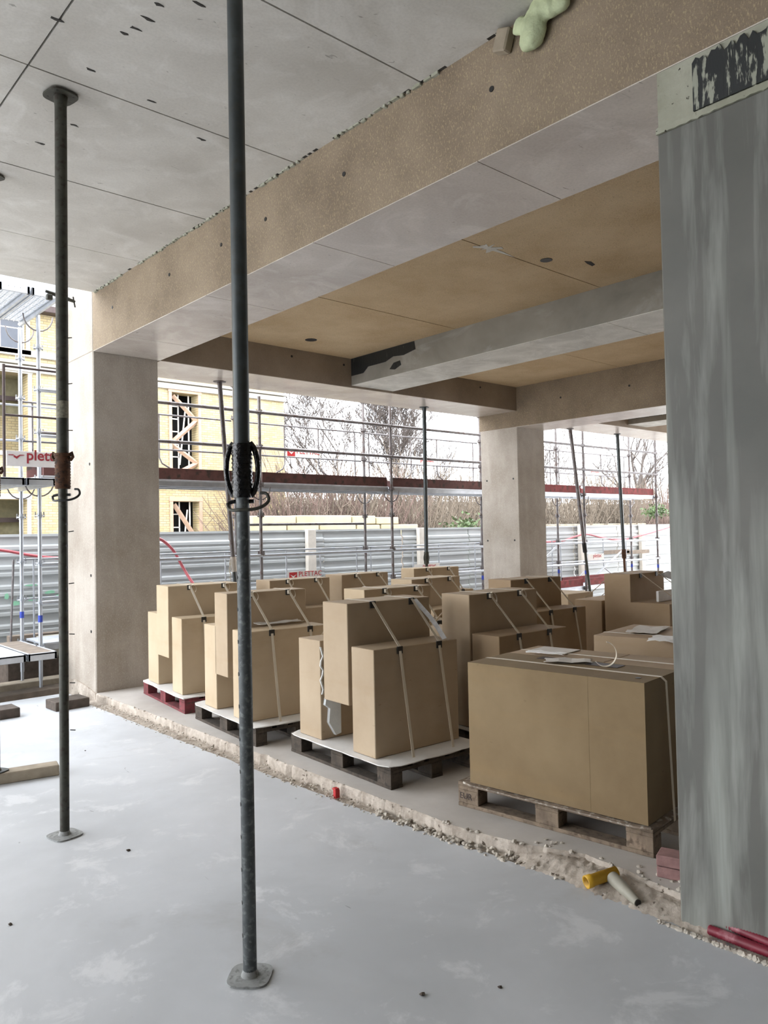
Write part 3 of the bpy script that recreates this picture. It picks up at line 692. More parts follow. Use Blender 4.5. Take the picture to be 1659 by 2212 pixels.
for bi, (a, b) in enumerate(bays):
    for zz, ln in lifts:
        for j in range(2):
            y0 = SF+.03+j*.33
            t = thing('deck_plank', ((a+b)/2, y0, zz), f'aluminium deck plank, {ln} lift, {"inner" if j==0 else "outer"} one, {bn[bi]}', 'deck plank')
            piece(MB().rbox(a+.04, y0, zz+.02, b-.04, y0+.31, zz+.045, .003), 'plank_top', MT['alu'], t)
            piece(MB().rbox(a+.04, y0, zz-.045, b-.04, y0+.025, zz+.02, .003).rbox(a+.04, y0+.285, zz-.045, b-.04, y0+.31, zz+.02, .003), 'side_rail', MT['galv'], t)
            mb = MB()
            for i in range(5):
                xx = a+.25+i*(b-a-.5)/4; mb.box(xx-.03, y0+.025, zz-.02, xx+.03, y0+.285, zz+.02)
            piece(mb, 'stiffener', MT['alu'], t)
        if zz > 1 or bi > 2:
            mm = MT['toe'] if bi < 3 else MT['toe_red']
            x0, x1 = (a+.06, b-.06)
            if bi == 2: x0 = a+.06
            o = MB().rbox(x0, SF+.035, zz+.05, x1, SF+.065, zz+.20, .004, M=None).build('toe_board', mm)
            tag(o, f'dark red toe board, {ln} lift, inner side, {bn[bi]}', 'toe board')
            o = MB().rbox(x0, SB-.05, zz+.05, x1, SB-.02, zz+.20, .004).build('toe_board', mm)
            tag(o, f'dark red toe board, {ln} lift, outer side, {bn[bi]}', 'toe board')
    for zz, ln, mm in ((3.48, 'top', 'galv_d'), (2.965, 'second', 'galv_d'), (1.40, 'breast-high lower', 'galv')):
        o = MB().tube([V(a, SF-.03, zz), V(b, SF-.03, zz)], .0242, 10).build('guard_rail', MT[mm])
        tag(o, f'inner scaffold tube, {ln} one, in the {bn[bi]}', 'guard rail')
    if bi in (1,): 
        o = MB().tube([V(a, SF+.72, 1.86), V(b, SF+.72, 1.86)], .02, 8).build('guard_rail', MT['galv_d']); tag(o, 'thin scaffold tube crossing above the hoarding in the '+bn[bi], 'guard rail')
    for z0, ln in ((2.45, 'upper'), (.45, 'bottom')):
        if bi == 0 and z0 < 1: pass
        t = thing('guardrail', ((a+b)/2, SB+.05, z0), f'tubular outer guard frame, {ln} lift, {bn[bi]}', 'guard frame')
        Yg = SB+.05; c_ = (a+b)/2
        for zz in (z0+1.0, z0+.5): piece(MB().tube([V(a+.03, Yg, zz), V(b-.03, Yg, zz)], .013, 8), 'rail', MT['galv_d' if z0 > 1 else 'galv'], t)
        for xx in (a+.16, b-.16): piece(MB().tube([V(xx, Yg, z0), V(xx, Yg, z0+1.0)], .012, 8), 'upright', MT['galv_d' if z0 > 1 else 'galv'], t)
        for s_ in (-1, 1):
            piece(MB().tube([V(c_+s_*.34, Yg, z0+1.0), V(c_+s_*.34, Yg, z0+.38), V(c_+s_*.38, Yg, z0+.3), V(c_+s_*.85, Yg, z0+.05)], .012, 8), 'upright', MT['galv_d' if z0 > 1 else 'galv'], t)
        if bi in (1, 2, 4):
            sg = piece(MB().rbox(c_-.33, Yg-.02, z0+.50, c_+.33, Yg-.012, z0+.65, .002), 'sign_board', MT['white'], t)
            if bi == 1:
                Mw = Matrix.Translation((c_-.12, Yg-.022, z0+.54)) @ Matrix.Rotation(PI/2, 4, 'X')
                sub(text_mb('PLETTAC', .115, Mw), 'lettering', MT['red'], sg)
                mb = MB().rbox(c_-.30, Yg-.024, z0+.515, c_-.15, Yg-.020, z0+.635, .001); sub(mb, 'emblem_panel', MT['red'], sg)
                mb = MB().prism([(c_-.285, z0+.60), (c_-.225, z0+.575), (c_-.165, z0+.60), (c_-.225, z0+.545)], Yg-.028, Yg-.024, 'y'); sub(mb, 'emblem', MT['white'], sg)
            else:
                Mw = Matrix.Translation((c_-.12, Yg-.022, z0+.54)) @ Matrix.Rotation(PI/2, 4, 'X'); sub(text_mb('plettac', .13, Mw), 'lettering', MT['red'], sg)
# ledgers low, braces
for a, b, lab, p0, p1 in ((0, 0, 'white diagonal brace of the bottom lift right of the far column', (11.9, SB, .0), (14.2, SB, 1.3)), (0, 0, 'second white diagonal brace of the bottom lift, nearer the grey column', (14.4, SB, 0), (17.0, SB, 1.2)),
                          (0, 0, 'steep scaffold brace rising beside the far column', (13.1, SB, 2.5), (13.75, SB, 4.3))):
    tag(MB().tube([p0, p1], .02, 8).build('scaffold_brace', MT['galv']), lab, 'brace')
for bi, (a, b) in enumerate(bays[2:]):
    tag(MB().tube([V(a, SF-.03, .95), V(b, SF-.03, .95)], .022, 8).build('guard_rail', MT['galv']), 'inner scaffold tube, knee-high lower one, in the '+bn[bi+2], 'guard rail')

# left-hand tower decks running outwards
for zz, ln in ((.42, 'low'), (2.36, 'middle'), (4.42, 'high')):
    for j in range(4):
        x1 = 3.02-j*.33; x0 = x1-.31
        Y0, Y1 = (8.98, 10.28)
        if zz > 4: Y0, Y1 = 8.75, 10.15
        t = thing('deck_plank', ((x0+x1)/2, Y0, zz), f'{ln} deck plank of the left-hand tower, {["first", "second", "third", "fourth"][j]} from the outer column', 'deck plank')
        if zz > 4:
            mb = MB(); n = 34
            for i in range(n):
                yy = Y0+.02+i*(Y1-Y0-.04)/n; mb.box(x0+.02, yy, zz-.004, x1-.02, yy+.022, zz+.004)
            for i in range(5): xx = x0+.03+i*.06; mb.box(xx, Y0, zz-.012, xx+.006, Y1, zz-.004)
            g_ = piece(mb, 'mesh_grating', MT['galv'], t); g_['kind'] = 'stuff'
        else:
            piece(MB().rbox(x0, Y0, zz, x1, Y1, zz+.02, .003), 'plank_top', MT['toe_grey'] if (j == 0 and zz < 1) else MT['alu'], t)
        piece(MB().rbox(x0, Y0, zz-.06, x0+.028, Y1, zz+.022, .003).rbox(x1-.028, Y0, zz-.06, x1, Y1, zz+.022, .003).rbox(x0, Y0, zz-.06, x1, Y0+.03, zz+.022, .003), 'edge_rail', MT['galv'] if zz > 1 else MT['alu'], t)
Yg = 9.3
t = thing('guardrail', (2.88, Yg, 2.36), 'dark rectangular guard frame on the left-hand scaffold tower', 'guard frame')
piece(MB().tube([V(2.57, Yg, 2.32), V(2.57, Yg, 3.68)], .017, 8), 'upright', MT['darkrail'], t)
for zz in (3.66, 3.11): piece(MB().tube([V(2.57, Yg, zz), V(3.28, Yg, zz)], .013, 8), 'rail', MT['darkrail'], t)
piece(MB().tube([V(3.24, Yg, 2.42), V(3.24, Yg, 3.66)], .014, 8), 'upright', MT['darkrail'], t)
sg = MB().rbox(2.585, Yg-.03, 2.53, 3.27, Yg-.015, 2.705, .003).build('toe_board', M_plain('grey_lettered_board', (186, 182, 180), .7, var=.06), loc=(2.9, Yg-.02, 2.53))
tag(sg, 'grey toe board with red bird emblem and red lettering plettac', 'toe board')
def on(mb, nm, mat, par):
    q = MB(); q.v = [Vector(v)-par.location for v in mb.v]; q.f = mb.f; q.sm = mb.sm; return q.build(nm, mat, par, local=True)
MT['darkred'] = M_plain('dark_red_lettering', (130, 28, 40), .6)
on(text_mb('plettac', .165, Matrix.Translation((2.795, Yg-.032, 2.575)) @ Matrix.Rotation(PI/2, 4, 'X'), bold=.003), 'lettering', MT['darkred'], sg)
bx, bz = 2.605, 2.60
on(MB().prism([(bx, bz+.06), (bx+.05, bz+.062), (bx+.085, bz+.04), (bx+.12, bz+.062), (bx+.17, bz+.062), (bx+.17, bz+.056), (bx+.125, bz+.05), (bx+.09, bz+.015), (bx+.055, bz+.035), (bx+.06, bz+.05), (bx, bz+.054)], Yg-.034, Yg-.030, 'y'), 'emblem', MT['darkred'], sg)
# left rails behind
for i, (zz, y) in enumerate(((3.40, SB), (2.95, SB))):
    tag(MB().tube([V(1.2, y+.05, zz), V(3.6, y+.05, zz)], .013, 8).build('guard_rail', MT['galv']), f'thin rail behind the left-hand tower, {["upper", "lower"][i]} one', 'guard rail')
for i, zz in enumerate((3.48, 2.93, 1.40, .95)):
    tag(MB().tube([V(3.04, SF-.05, zz), V(3.9, SF-.05, zz)], .022, 8).build('scaffold_coupler_tube', MT['galv']), f'short ledger tube by the outer column, {["top", "second", "third", "lowest"][i]} one', 'ledger')
tag(MB().tube([V(2.93, 10.42, .1), V(2.98, 10.42, 1.45)], .014, 8).build('guard_rail', MT['galv_d']), 'thin upright rail post before the hoarding at left', 'guard rail')
# timber packing under the tower
def bx_at(name, label, cat, cx_, cy_, z0, dx, dy, dz, rz, mat, b=.006):
    o = MB().rbox(-dx/2, -dy/2, 0, dx/2, dy/2, dz, b).build(name, mat, loc=(cx_, cy_, z0), rz=rz, local=True); return tag(o, label, cat)
bx_at('sole_board', 'pale timber sole board under the scaffold standards at left', 'board', 2.95, 9.55, -.16, 1.5, .28, .11, .12, MT['toe_grey'])
bx_at('sole_board', 'second timber sole board lying behind the first at left', 'board', 3.15, 10.25, -.16, 1.6, .25, .10, .05, MT['plywood'])
bx_at('kerb_stone', 'grey stone block resting behind the left standards', 'stone block', 3.45, 10.75, .18, .9, .12, .28, 0, MT['toe_grey'])
bx_at('kerb_stone', 'shorter grey stone block in front of the long one, behind the left standards', 'stone block', 3.60, 10.52, .18, .6, .16, .26, 0, MT['pipe'])
bx_at('trestle', 'timber trestle carrying the grey stone blocks at left', 'trestle', 3.5, 10.65, -.16, 1.2, .5, .34, 0, MT['darkwood'])
bx_at('timber_block', 'dark timber block on the floor edge behind the left prop', 'timber block', 2.80, 8.03, 0, .34, .26, .09, .05, MT['darkwood'])
bx_at('timber_block', 'dark timber block at the left edge of the picture', 'timber block', 2.12, 8.06, 0, .40, .25, .09, .02, MT['darkwood'])
# red hoses
def hose(pts, label, r=.017):
    P = [Vector(p) for p in pts]; out = []
    for i in range(len(P)-1):
        p0 = P[max(i-1, 0)]; p1 = P[i]; p2 = P[i+1]; p3 = P[min(i+2, len(P)-1)]
        for j in range(8):
            t = j/8; out.append(.5*((2*p1)+(-p0+p2)*t+(2*p0-5*p1+4*p2-p3)*t*t+(-p0+3*p1-3*p2+p3)*t**3))
    out.append(P[-1]); tag(MB().tube(out, r, 8).build('hose', MT['hose']), label, 'hose')
hose([aty(-30, 1184, 11.0), aty(20, 1191, 11.0), aty(70, 1200, 11.0), aty(130, 1206, 11.0), aty(200, 1206, 11.0)], 'red hose strung along the hoarding at the left', .02)
hose([aty(330, 1160, 10.6), aty(352, 1168, 10.6), aty(375, 1190, 10.6), aty(395, 1225, 10.6), aty(410, 1250, 10.5), aty(425, 1272, 10.4), aty(440, 1300, 10.4)], 'red hose hanging down beside the outer column', .022)
hose([aty(1170, 1172, 11), aty(1215, 1168, 11), aty(1240, 1160, 11), aty(1266, 1154, 11), aty(1300, 1161, 11), aty(1340, 1166, 11), aty(1380, 1158, 11), aty(1445, 1139, 11), aty(1500, 1120, 11)], 'red hose draped over the hoarding at right', .022)

# ------------------------------------------------------------------ steel props
def prop(x, y, z0, z1, label, r_low=.0265, r_up=.0315, zc=1.95, mats=('steel', 'steel_w', 'grease'), lean=None, style='big', plate=.075, hook=True, rz=.5, nl=14):
    t = thing('steel_prop', (x, y, z0), label, 'prop')
    top = Vector((x+(lean[0] if lean else 0), y+(lean[1] if lean else 0), z1)); bot = Vector((x, y, z0)); ax = (top-bot).normalized()
    def at(z): return bot+(top-bot)*((z-z0)/(z1-z0))
    mu, ml, mc = (MT[k_] for k_ in mats)
    piece(MB().tube([at(z0+.008), at(zc)], r_low, 20), 'inner_tube', ml, t)
    piece(MB().tube([at(zc-.02), at(z1-.01)], r_up, 20), 'outer_tube', mu, t)
    R_ = Matrix.Rotation(rz, 4, 'Z')
    pl = [(math.cos(i*PI/12), math.sin(i*PI/12)) for i in range(24)]
    pl = [(math.copysign(abs(a)**.55, a)*plate, math.copysign(abs(b)**.55, b)*plate) for a, b in pl]
    bp_ = piece(MB().prism(pl, 0, .008, 'z', M=Matrix.Translation(bot) @ R_).tube([bot+ax*.006, bot+ax*.03], r_low, 16, rr=[r_low*1.35, r_low]), 'base_plate', MT['dusty'] if hook else ml, t)
    tp_ = piece(MB().prism(pl, -.01, 0, 'z', M=Matrix.Translation(top) @ R_).tube([top-ax*.07, top-ax*.008], r_up, 16, rr=[r_up, r_up*1.15]), 'top_plate', mu, t)
    for a, b in ((1, 1), (-1, 1), (1, -1), (-1, -1)):
        q = top+R_ @ Vector((a*plate*.6, b*plate*.6, -.0105)); sub(MB().tube([q, q+Vector((0, 0, -.001))], .007, 8), 'bolt_hole', MT['black'], tp_)
    # threaded collar
    col_ = piece(MB().tube([at(zc-.095), at(zc+.095)], r_up*1.22, 20), 'threaded_collar', mc, t)
    mb = MB()
    for i in range(11):
        zz = zc-.085+i*.017; mb.tube([at(zz), at(zz+.007)], r_up*1.30, 18)
    sub(mb, 'thread', mc, col_)
    if style == 'big':
        side = cR.normalized(); side.z = 0; side.normalize()
        for s_ in (-1, 1):
            pts = []
            for i in range(13):
                u = i/12; zz = zc+.10-.21*u; pts.append(at(zz)+side*s_*(r_up*1.02+.030*math.sin(PI*u)**.6))
            piece(MB().tube(pts, .011, 8), 'turning_handle', mc, t)
        sub(MB().tube([at(zc-.115), at(zc-.095)], r_up*1.25, 18), 'lower_ring', mc, col_)
    elif style == 'ears':
        side = cR.normalized(); side.z = 0; side.normalize()
        sub(MB().tube([at(zc+.095), at(zc+.11)], r_up*1.45, 18), 'upper_ring', mc, col_)
        for s_ in (-1, 1):
            piece(MB().tube([at(zc+.10)+side*s_*.03, at(zc+.115)+side*s_*.055, at(zc+.09)+side*s_*.06, at(zc+.07)+side*s_*.045], .009, 6), 'turning_lug', mc, t)
    else:
        for s_ in (-1, 1):
            pts = [at(zc+.08-.16*i/8)+Vector((s_*(r_up+.028*math.sin(PI*i/8)), 0, 0)) for i in range(9)]
            piece(MB().tube(pts, .006, 6), 'turning_handle', mc, t)
    if hook:
        side = cR.copy(); side.z = 0; side.normalize(); fw = Vector((cF.x, cF.y, 0)).normalized()
        z_ = zc-.15
        q = at(z_)-fw*.0
        pts = [q-side*.055+Vector((0, 0, .015)), q-side*.035+Vector((0, 0, .02)), q+side*.045+Vector((0, 0, .02))]
        piece(MB().tube(pts, .008, 8), 'locking_pin', mc if style == 'big' else MT['black'], t)
        pts = [q-side*.06+Vector((0, 0, .012)), q-side*.045-Vector((0, 0, .012))-fw*.02, q-fw*.045-Vector((0, 0, .014)), q+side*.05-fw*.04-Vector((0, 0, .012)), q+side*.085-fw*.03-Vector((0, 0, .0)), q+side*.105-fw*.02+Vector((0, 0, .022)), q+side*.095-fw*.01+Vector((0, 0, .048)), q+side*.07+Vector((0, 0, .052))]
        P = []
        for i in range(len(pts)-1):
            p0 = pts[max(i-1, 0)]; p1 = pts[i]; p2 = pts[i+1]; p3 = pts[min(i+2, len(pts)-1)]
            for j in range(5):
                u = j/5; P.append(.5*((2*p1)+(-p0+p2)*u+(2*p0-5*p1+4*p2-p3)*u*u+(-p0+3*p1-3*p2+p3)*u**3))
        P.append(pts[-1]); piece(MB().tube(P, .0065, 8), 'pin_hook', MT['steel_d'] if style == 'big' else MT['black'], t)
        # adjustment holes
        side2 = -side if style == 'big' else side
        d = (side2*.92-fw*.35).normalized(); z_ = zc-.3
        for i in range(nl):
            q = at(z_)+d*(r_low-.005)
            if z_ > z0+.1: piece(MB().tube([q, q+d*.0056], .0085, 8), 'pin_hole', MT['black'], t)
            z_ -= .125
    return t
prop(1.596, 2.63, 0, 4.31, 'tall grey steel prop nearest the camera with a black greased collar', zc=1.962, plate=.082, lean=(-.003, 0), rz=.78+.0)
prop(1.578, 4.591, 0, 4.31, 'dark steel prop at the left with a rusty brown collar', zc=2.085, r_low=.026, r_up=.034, mats=('steel_d', 'steel_d', 'rust'), style='ears', plate=.085, lean=(.014, 0), rz=.2)
# tie wires sticking out of the left prop
side = Vector((cR.x, cR.y, 0)).normalized()
t = [o for o in bpy.data.objects if o.name.startswith('steel_prop')][1]
for i, zz in enumerate((2.87, 2.6, 2.33, 1.74, 1.44, 1.15, .87, .6)):
    q = Vector((1.585, 4.591, zz))+side*.03; piece(MB().tube([q, q+side*.03+Vector((0, 0, random.uniform(-.004, .006)))], .003, 5), 'nail', MT['black'], t)
piece(MB().box(-.0275, -.0275, 0, .0275, .0275, .001, M=Matrix.Translation((1.585, 4.591, 2.45))).tube([V(1.586, 4.591, 2.40), V(1.586, 4.591, 2.50)], .0345, 18, caps=False), 'paper_label', M_plain('worn_paper_label', (128, 124, 108), .8, var=.3, sc=60), t)['label'] = 'worn pale paper label wrapped round the tube'
bx_at('timber_plank', 'grey timber plank on the floor at the left edge', 'plank', 1.66, 5.90, 0, .62, .13, .075, -.35+.15, MT['plywood'])
prop(1.572, 5.93, .075, 4.31, 'grey steel prop cut by the left picture edge, standing on the plank', zc=2.1, mats=('steel_d', 'steel', 'rust'), style='ears', plate=.07, hook=False)
prop(5.16, 8.60, ZS, 3.70, 'pale weathered steel prop left of the main prop, under the edge beam', zc=1.33, r_low=.024, r_up=.03, mats=('galv_d', 'steel', 'paper'), style='small', lean=(-.10, .27), hook=False, plate=.07)
prop(8.68, 8.80, ZS, 3.70, 'thin grey steel prop under the edge beam in the middle of the pallet bay', zc=1.28, r_low=.024, r_up=.032, mats=('steel', 'steel_d', 'steel_d'), style='small', lean=(.05, 0.02), hook=False, plate=.07)
prop(13.35, 8.85, ZS, 3.68, 'leaning steel prop with dark hoop collar, just right of the far column', zc=1.32, r_low=.026, r_up=.036, mats=('galv_d', 'steel_d', 'black'), style='small', lean=(-.45, .1), hook=False, plate=.07)
prop(14.62, 8.85, ZS, 3.68, 'upright steel prop right of the leaning one', zc=1.15, r_low=.026, r_up=.036, mats=('steel', 'rust', 'rust'), style='small', lean=(-.1, .05), hook=False, plate=.07)
t = thing('wall_clamp', (2.95, 7.85, 4.0), 'dark steel clamp arm jutting from behind the left prop under the slab edge', 'clamp')
p0, p1 = aty(98, 628, 8.3), aty(162, 652, 8.3)
piece(MB().tube([p0, (p0+p1)/2+Vector((0, 0, .004)), p1], .022, 4, rr=[.016, .03, .016]), 'arm', MT['steel_d'], t)
piece(MB().tube([p1+Vector((-.02, 0, .05)), p1+Vector((0, 0, -.06))], .008, 6), 'bolt', MT['black'], t)
q = aty(106, 642, 8.3); piece(MB().rbox(q.x-.03, 8.27, q.z-.03, q.x+.03, 8.32, q.z+.03, .008), 'washer_plate', MT['steel_d'], t)

# ------------------------------------------------------------------ pallets and stone stacks
def pallet_mesh(root, mat):
    # local: x depth 0..0.8, y length 0..1.2
    for i in range(5):
        w = .145 if i in (0, 2, 4) else .10; x = (0, .1855, .3275, .5145, .655)[i]
        MB().rbox(x, 0, .122, x+w, 1.2, .144, .003).build('deck_board', mat, root, local=True)
    for y in (0, .5275, 1.055):
        MB().rbox(0, y, .100, .8, y+.145, .122, .003).build('cross_board', mat, root, local=True)
    for x in (0, .35, .70):
        for y in (0, .5275, 1.055):
            MB().rbox(x+.001, y+.001, .022, x+.099, y+.144, .100, .003).build('block', mat, root, local=True)
        MB().rbox(x, 0, 0, x+.1, 1.2, .022, .003).build('bottom_board', mat, root, local=True)
PAL = {}
def pallet(x, y, rz, label, mat):
    if mat not in PAL:
        t = thing('pallet', (x, y, ZS), label, 'pallet', 'pallets under the stone blocks', rz); pallet_mesh(t, MT[mat]); PAL[mat] = t; return t
    t = copy_tree(PAL[mat]); t.location = (x, y, ZS); t.rotation_euler = (0, 0, rz); t['label'] = label; return t
def sheet(x, y, rz, label, w=1.22, d=.84, sag=.012, mat='sheet'):
    # thin foam sheet draped slightly over the pallet edges
    mb = MB(); nx, ny = 9, 13; k0 = 0; rnd = random.Random(int(abs(x*100+y*10)))
    for s_ in (0, 1):
        for j in range(ny):
            for i in range(nx):
                u = -.035+(d+.02)*i/(nx-1); v = -.02+w*j/(ny-1)+.0
                e = (1 if i in (0, nx-1) else 0)+(1 if j in (0, ny-1) else 0)
                cut = .025 if (i in (0, nx-1) and j in (0, ny-1)) else 0
                uu = u+cut*(1 if i == 0 else -1); vv = v+cut*(1 if j == 0 else -1)
                zz = .146+s_*.007-e*(sag*.0+rnd.uniform(0, .006))
                mb.v.append(Vector((uu, vv, zz)))
    n = nx*ny
    for j in range(ny-1):
        for i in range(nx-1):
            a = j*nx+i; mb.face((a+nx, a+nx+1, a+1, a)); mb.face((n+a, n+a+1, n+a+nx+1, n+a+nx))
    for i in range(nx-1):
        mb.face((i, i+1, n+i+1, n+i)); a = (ny-1)*nx+i; mb.face((a+1, a, n+a, n+a+1))
    for j in range(ny-1):
        a = j*nx; mb.face((a+nx, a, n+a, n+a+nx)); a = j*nx+nx-1; mb.face((a, a+nx, n+a+nx, n+a))
    tag(mb.build('foam_sheet', MT[mat], loc=(x, y, ZS), rz=rz, local=True), label, 'foam sheet')
ZB = ZS+.155          # underside of stones
def stone(x, y, rz, pts_or_box, label, mat='stone', kind='box', d=(0, .76), name='stone_block', b=.004):
    mb = MB()
    if kind == 'box': mb.rbox(*pts_or_box, b)
    else: mb.prism(pts_or_box, d[0], d[1], 'x', b=b)
    return tag(mb.build(name, MT[mat], loc=(x, y, ZB), rz=rz, local=True), label, 'stone block')
def strap(x, y, rz, xl, prof, label, curl=True, prot=(), tails=1, seed=0):
    # prof: list of (y, z) local to stack origin, the band runs in the plane x = xl
    rnd = random.Random(seed)
    t = thing('strap', (x, y, ZB), label, 'strap', None, rz)
    MB().ribbon([(xl, a, b) for a, b in prof], .022, .002, (1, 0, 0)).build('band', MT['strap'], t, local=True)
    for (a, b, sy) in prot:
        MB().rbox(xl-.024, a-.004*sy-.002, b-.045, xl+.024, a+.004, b+.004, .001).build('corner_protector', MT['black'], t, local=True)
    if curl:
        a, b = curl
        for i in range(tails):
            R0 = rnd.uniform(.028, .042); pts = []
            for j in range(12):
                an = -.6+j*(3.3/11); pts.append((xl+.03+i*.03+R0*math.sin(an)*.9, a-.02+R0*math.cos(an)*.25, b-.02-R0*.4+R0*math.cos(an)*1.1))
            MB().ribbon(pts, .016, .0018, (0.2, 1, .2)).build('loose_tail', MT['strap'], t, local=True)
        MB().rbox(xl-.012, a-.03, b-.035, xl+.014, a-.008, b-.004, .002).build('buckle', MT['strap'], t, local=True)
    return t
HT, HL = 1.213-ZB, .925-ZB     # heights of tall and low stones
def stack(cx_, cy_, rz, nm, mat, low_l=(.35, .63), low_r=(-.30, -.035), tall=(0, .30), smat=('stone', 'stone', 'stone'), Lshape=None, curls=True, d=.76, strapsx=(.22, .58), do_left=True, palletmat='pallet', right_overlap=None, seed=1):
    r = math.radians(rz); c_, s_ = math.cos(r), math.sin(r)
    def W_(a, b): return (cx_+c_*a-s_*b, cy_+s_*a+c_*b)
    px, py = W_(-.02, -.47)
    pallet(px, py, r, 'pallet '+nm, palletmat)
    sheet(px, py, r, 'white foam sheet on the pallet '+nm)
    x, y = cx_, cy_
    if Lshape == 'foot':   # tall stone whose front half stops above the sheet
        pts = [(tall[0], 0.3), (tall[1], 0.3), (tall[1], HT), (tall[0], HT)]
        # profile across x: build as L in the x-z plane
        mb = MB(); mb.prism([(0, .30), (0, HT), (d, HT), (d, 0), (.42, 0), (.42, .30)], tall[0], tall[1], 'y', b=.004)
        tag(mb.build('stone_block', MT[smat[1]], loc=(x, y, ZB), rz=r, local=True), 'tall tan stone overhanging in the middle '+nm, 'stone block')
    elif Lshape == 'shoulder':   # tall stone in one piece with the left low part, notched below
        stone(x, y, r, [(low_l[1], 0), (low_l[1], HL), (tall[1], HL), (tall[1], HT), (tall[0], HT), (tall[0], .30), (low_l[0]-.03, .30), (low_l[0]-.03, 0)], 'tall stepped tan stone with a notch cut below '+nm, smat[1], 'poly', (0, d))
        mb = MB().rbox(.45, tall[0]+.01, 0, d-.02, low_l[0]-.04, .298, .003); tag(mb.build('packing_block', MT[smat[0]], loc=(x, y, ZB), rz=r, local=True), 'small stone packing the notch from behind '+nm, 'stone block')
    elif Lshape == 'wide':
        stone(x, y, r, [(tall[1], 0), (tall[1], HT), (tall[0], HT), (tall[0], HL), (low_r[0], HL), (low_r[0], 0)], 'L-shaped tan stone with a low right step '+nm, smat[1], 'poly', (0, d))
    elif Lshape == 'cross':
        stone(x, y, r, [(tall[1]+.28, .0), (tall[1]+.28, HL), (tall[1], HL), (tall[1], HT), (tall[0], HT), (tall[0], 0)], 'tall tan stone with a low left shoulder '+nm, smat[1], 'poly', (0, d))
    if do_left and Lshape not in ('shoulder', 'cross'):
        stone(x, y, r, (0, low_l[0], 0, d-.02, low_l[1], HL), 'low tan stone on the left side '+nm, smat[0])
    if Lshape != 'wide':
        stone(x, y, r, (0.0, low_r[0], 0, d, low_r[1], HL), 'low tan stone on the right side '+nm, smat[2])
    for i, xl in enumerate(strapsx):
        pr = [(low_l[1]+.09, -.02), (low_l[1]+.004, HL), (tall[1]+.003, HT+.003), (tall[0]-.003, HT+.003), (low_r[0]-.004, HL+.003), (low_r[0]-.13, -.02)]
        strap(x, y, r, xl, pr, ('front' if i == 0 else 'rear')+' cream strap round the stones '+nm, curl=(tall[0], HT) if curls else None, prot=((tall[0]-.003, HT, 1), (low_r[0]-.004, HL, 1)), seed=seed*3+i)
    return W_, r
stack(3.345, 4.175, -3.0, 'just behind the big front stack', 'stone', low_r=(-.29, -.04), low_l=(.345, .63), Lshape='foot', curls=False, smat=('stone', 'stone', 'stone'), seed=2)
stack(3.30, 5.66, -5.5, 'in the stack behind the main prop', 'stone3', low_r=(-.30, -.03), low_l=(.30, .55), tall=(.07, .32), Lshape='foot', smat=('stone3', 'stone', 'stone3'), seed=3)
stack(3.44, 7.085, -6.7, 'in the stack on the red pallet', 'stone3', low_r=(-.36, -.10), low_l=(.34, .62), tall=(.0, .34), Lshape='shoulder', smat=('stone3', 'stone3', 'stone3'), palletmat='pallet_red', seed=4)
stack(4.369, 3.975, -1.5, 'in the tall stack behind the front one', 'stone', low_r=(-.29, -.02), low_l=(.35, .63), Lshape='cross', curls=True, smat=('stone', 'stone', 'stone2'), seed=5, d=.8)
stack(4.245, 5.30-.24, -3.0, 'in the middle stack of the second row', 'stone3', smat=('stone3',)*3, Lshape='foot', seed=6)
stack(4.523, 6.945, -4.1, 'in the back stack below the sign', 'stone', smat=('stone', 'stone', 'stone'), Lshape='foot', seed=7)
stack(5.62, 7.10, 3, 'in the back stack before a fence post', 'stone', smat=('stone',)*3, Lshape='foot', seed=8)
stack(5.43, 5.72, 3.0, 'in the third row, below the middle prop', 'stone', smat=('stone3',)*3, Lshape='foot', seed=9)
stack(7.077, 7.408, -8, 'in the farthest stack, below the middle prop', 'stone', smat=('stone3',)*3, Lshape='foot', seed=10)
stack(5.889, 4.812, -3.0, 'in the stack before the far column', 'stone', smat=('stone', 'stone2', 'stone2'), Lshape='foot', curls=False, seed=11)
stack(7.244, 4.338, 3.0, 'in the rightmost stack by the grey column', 'stone', low_l=(.335, .66), low_r=(-.42, -.03), smat=('stone2', 'stone2', 'stone2'), Lshape='wide', curls=False, seed=12)
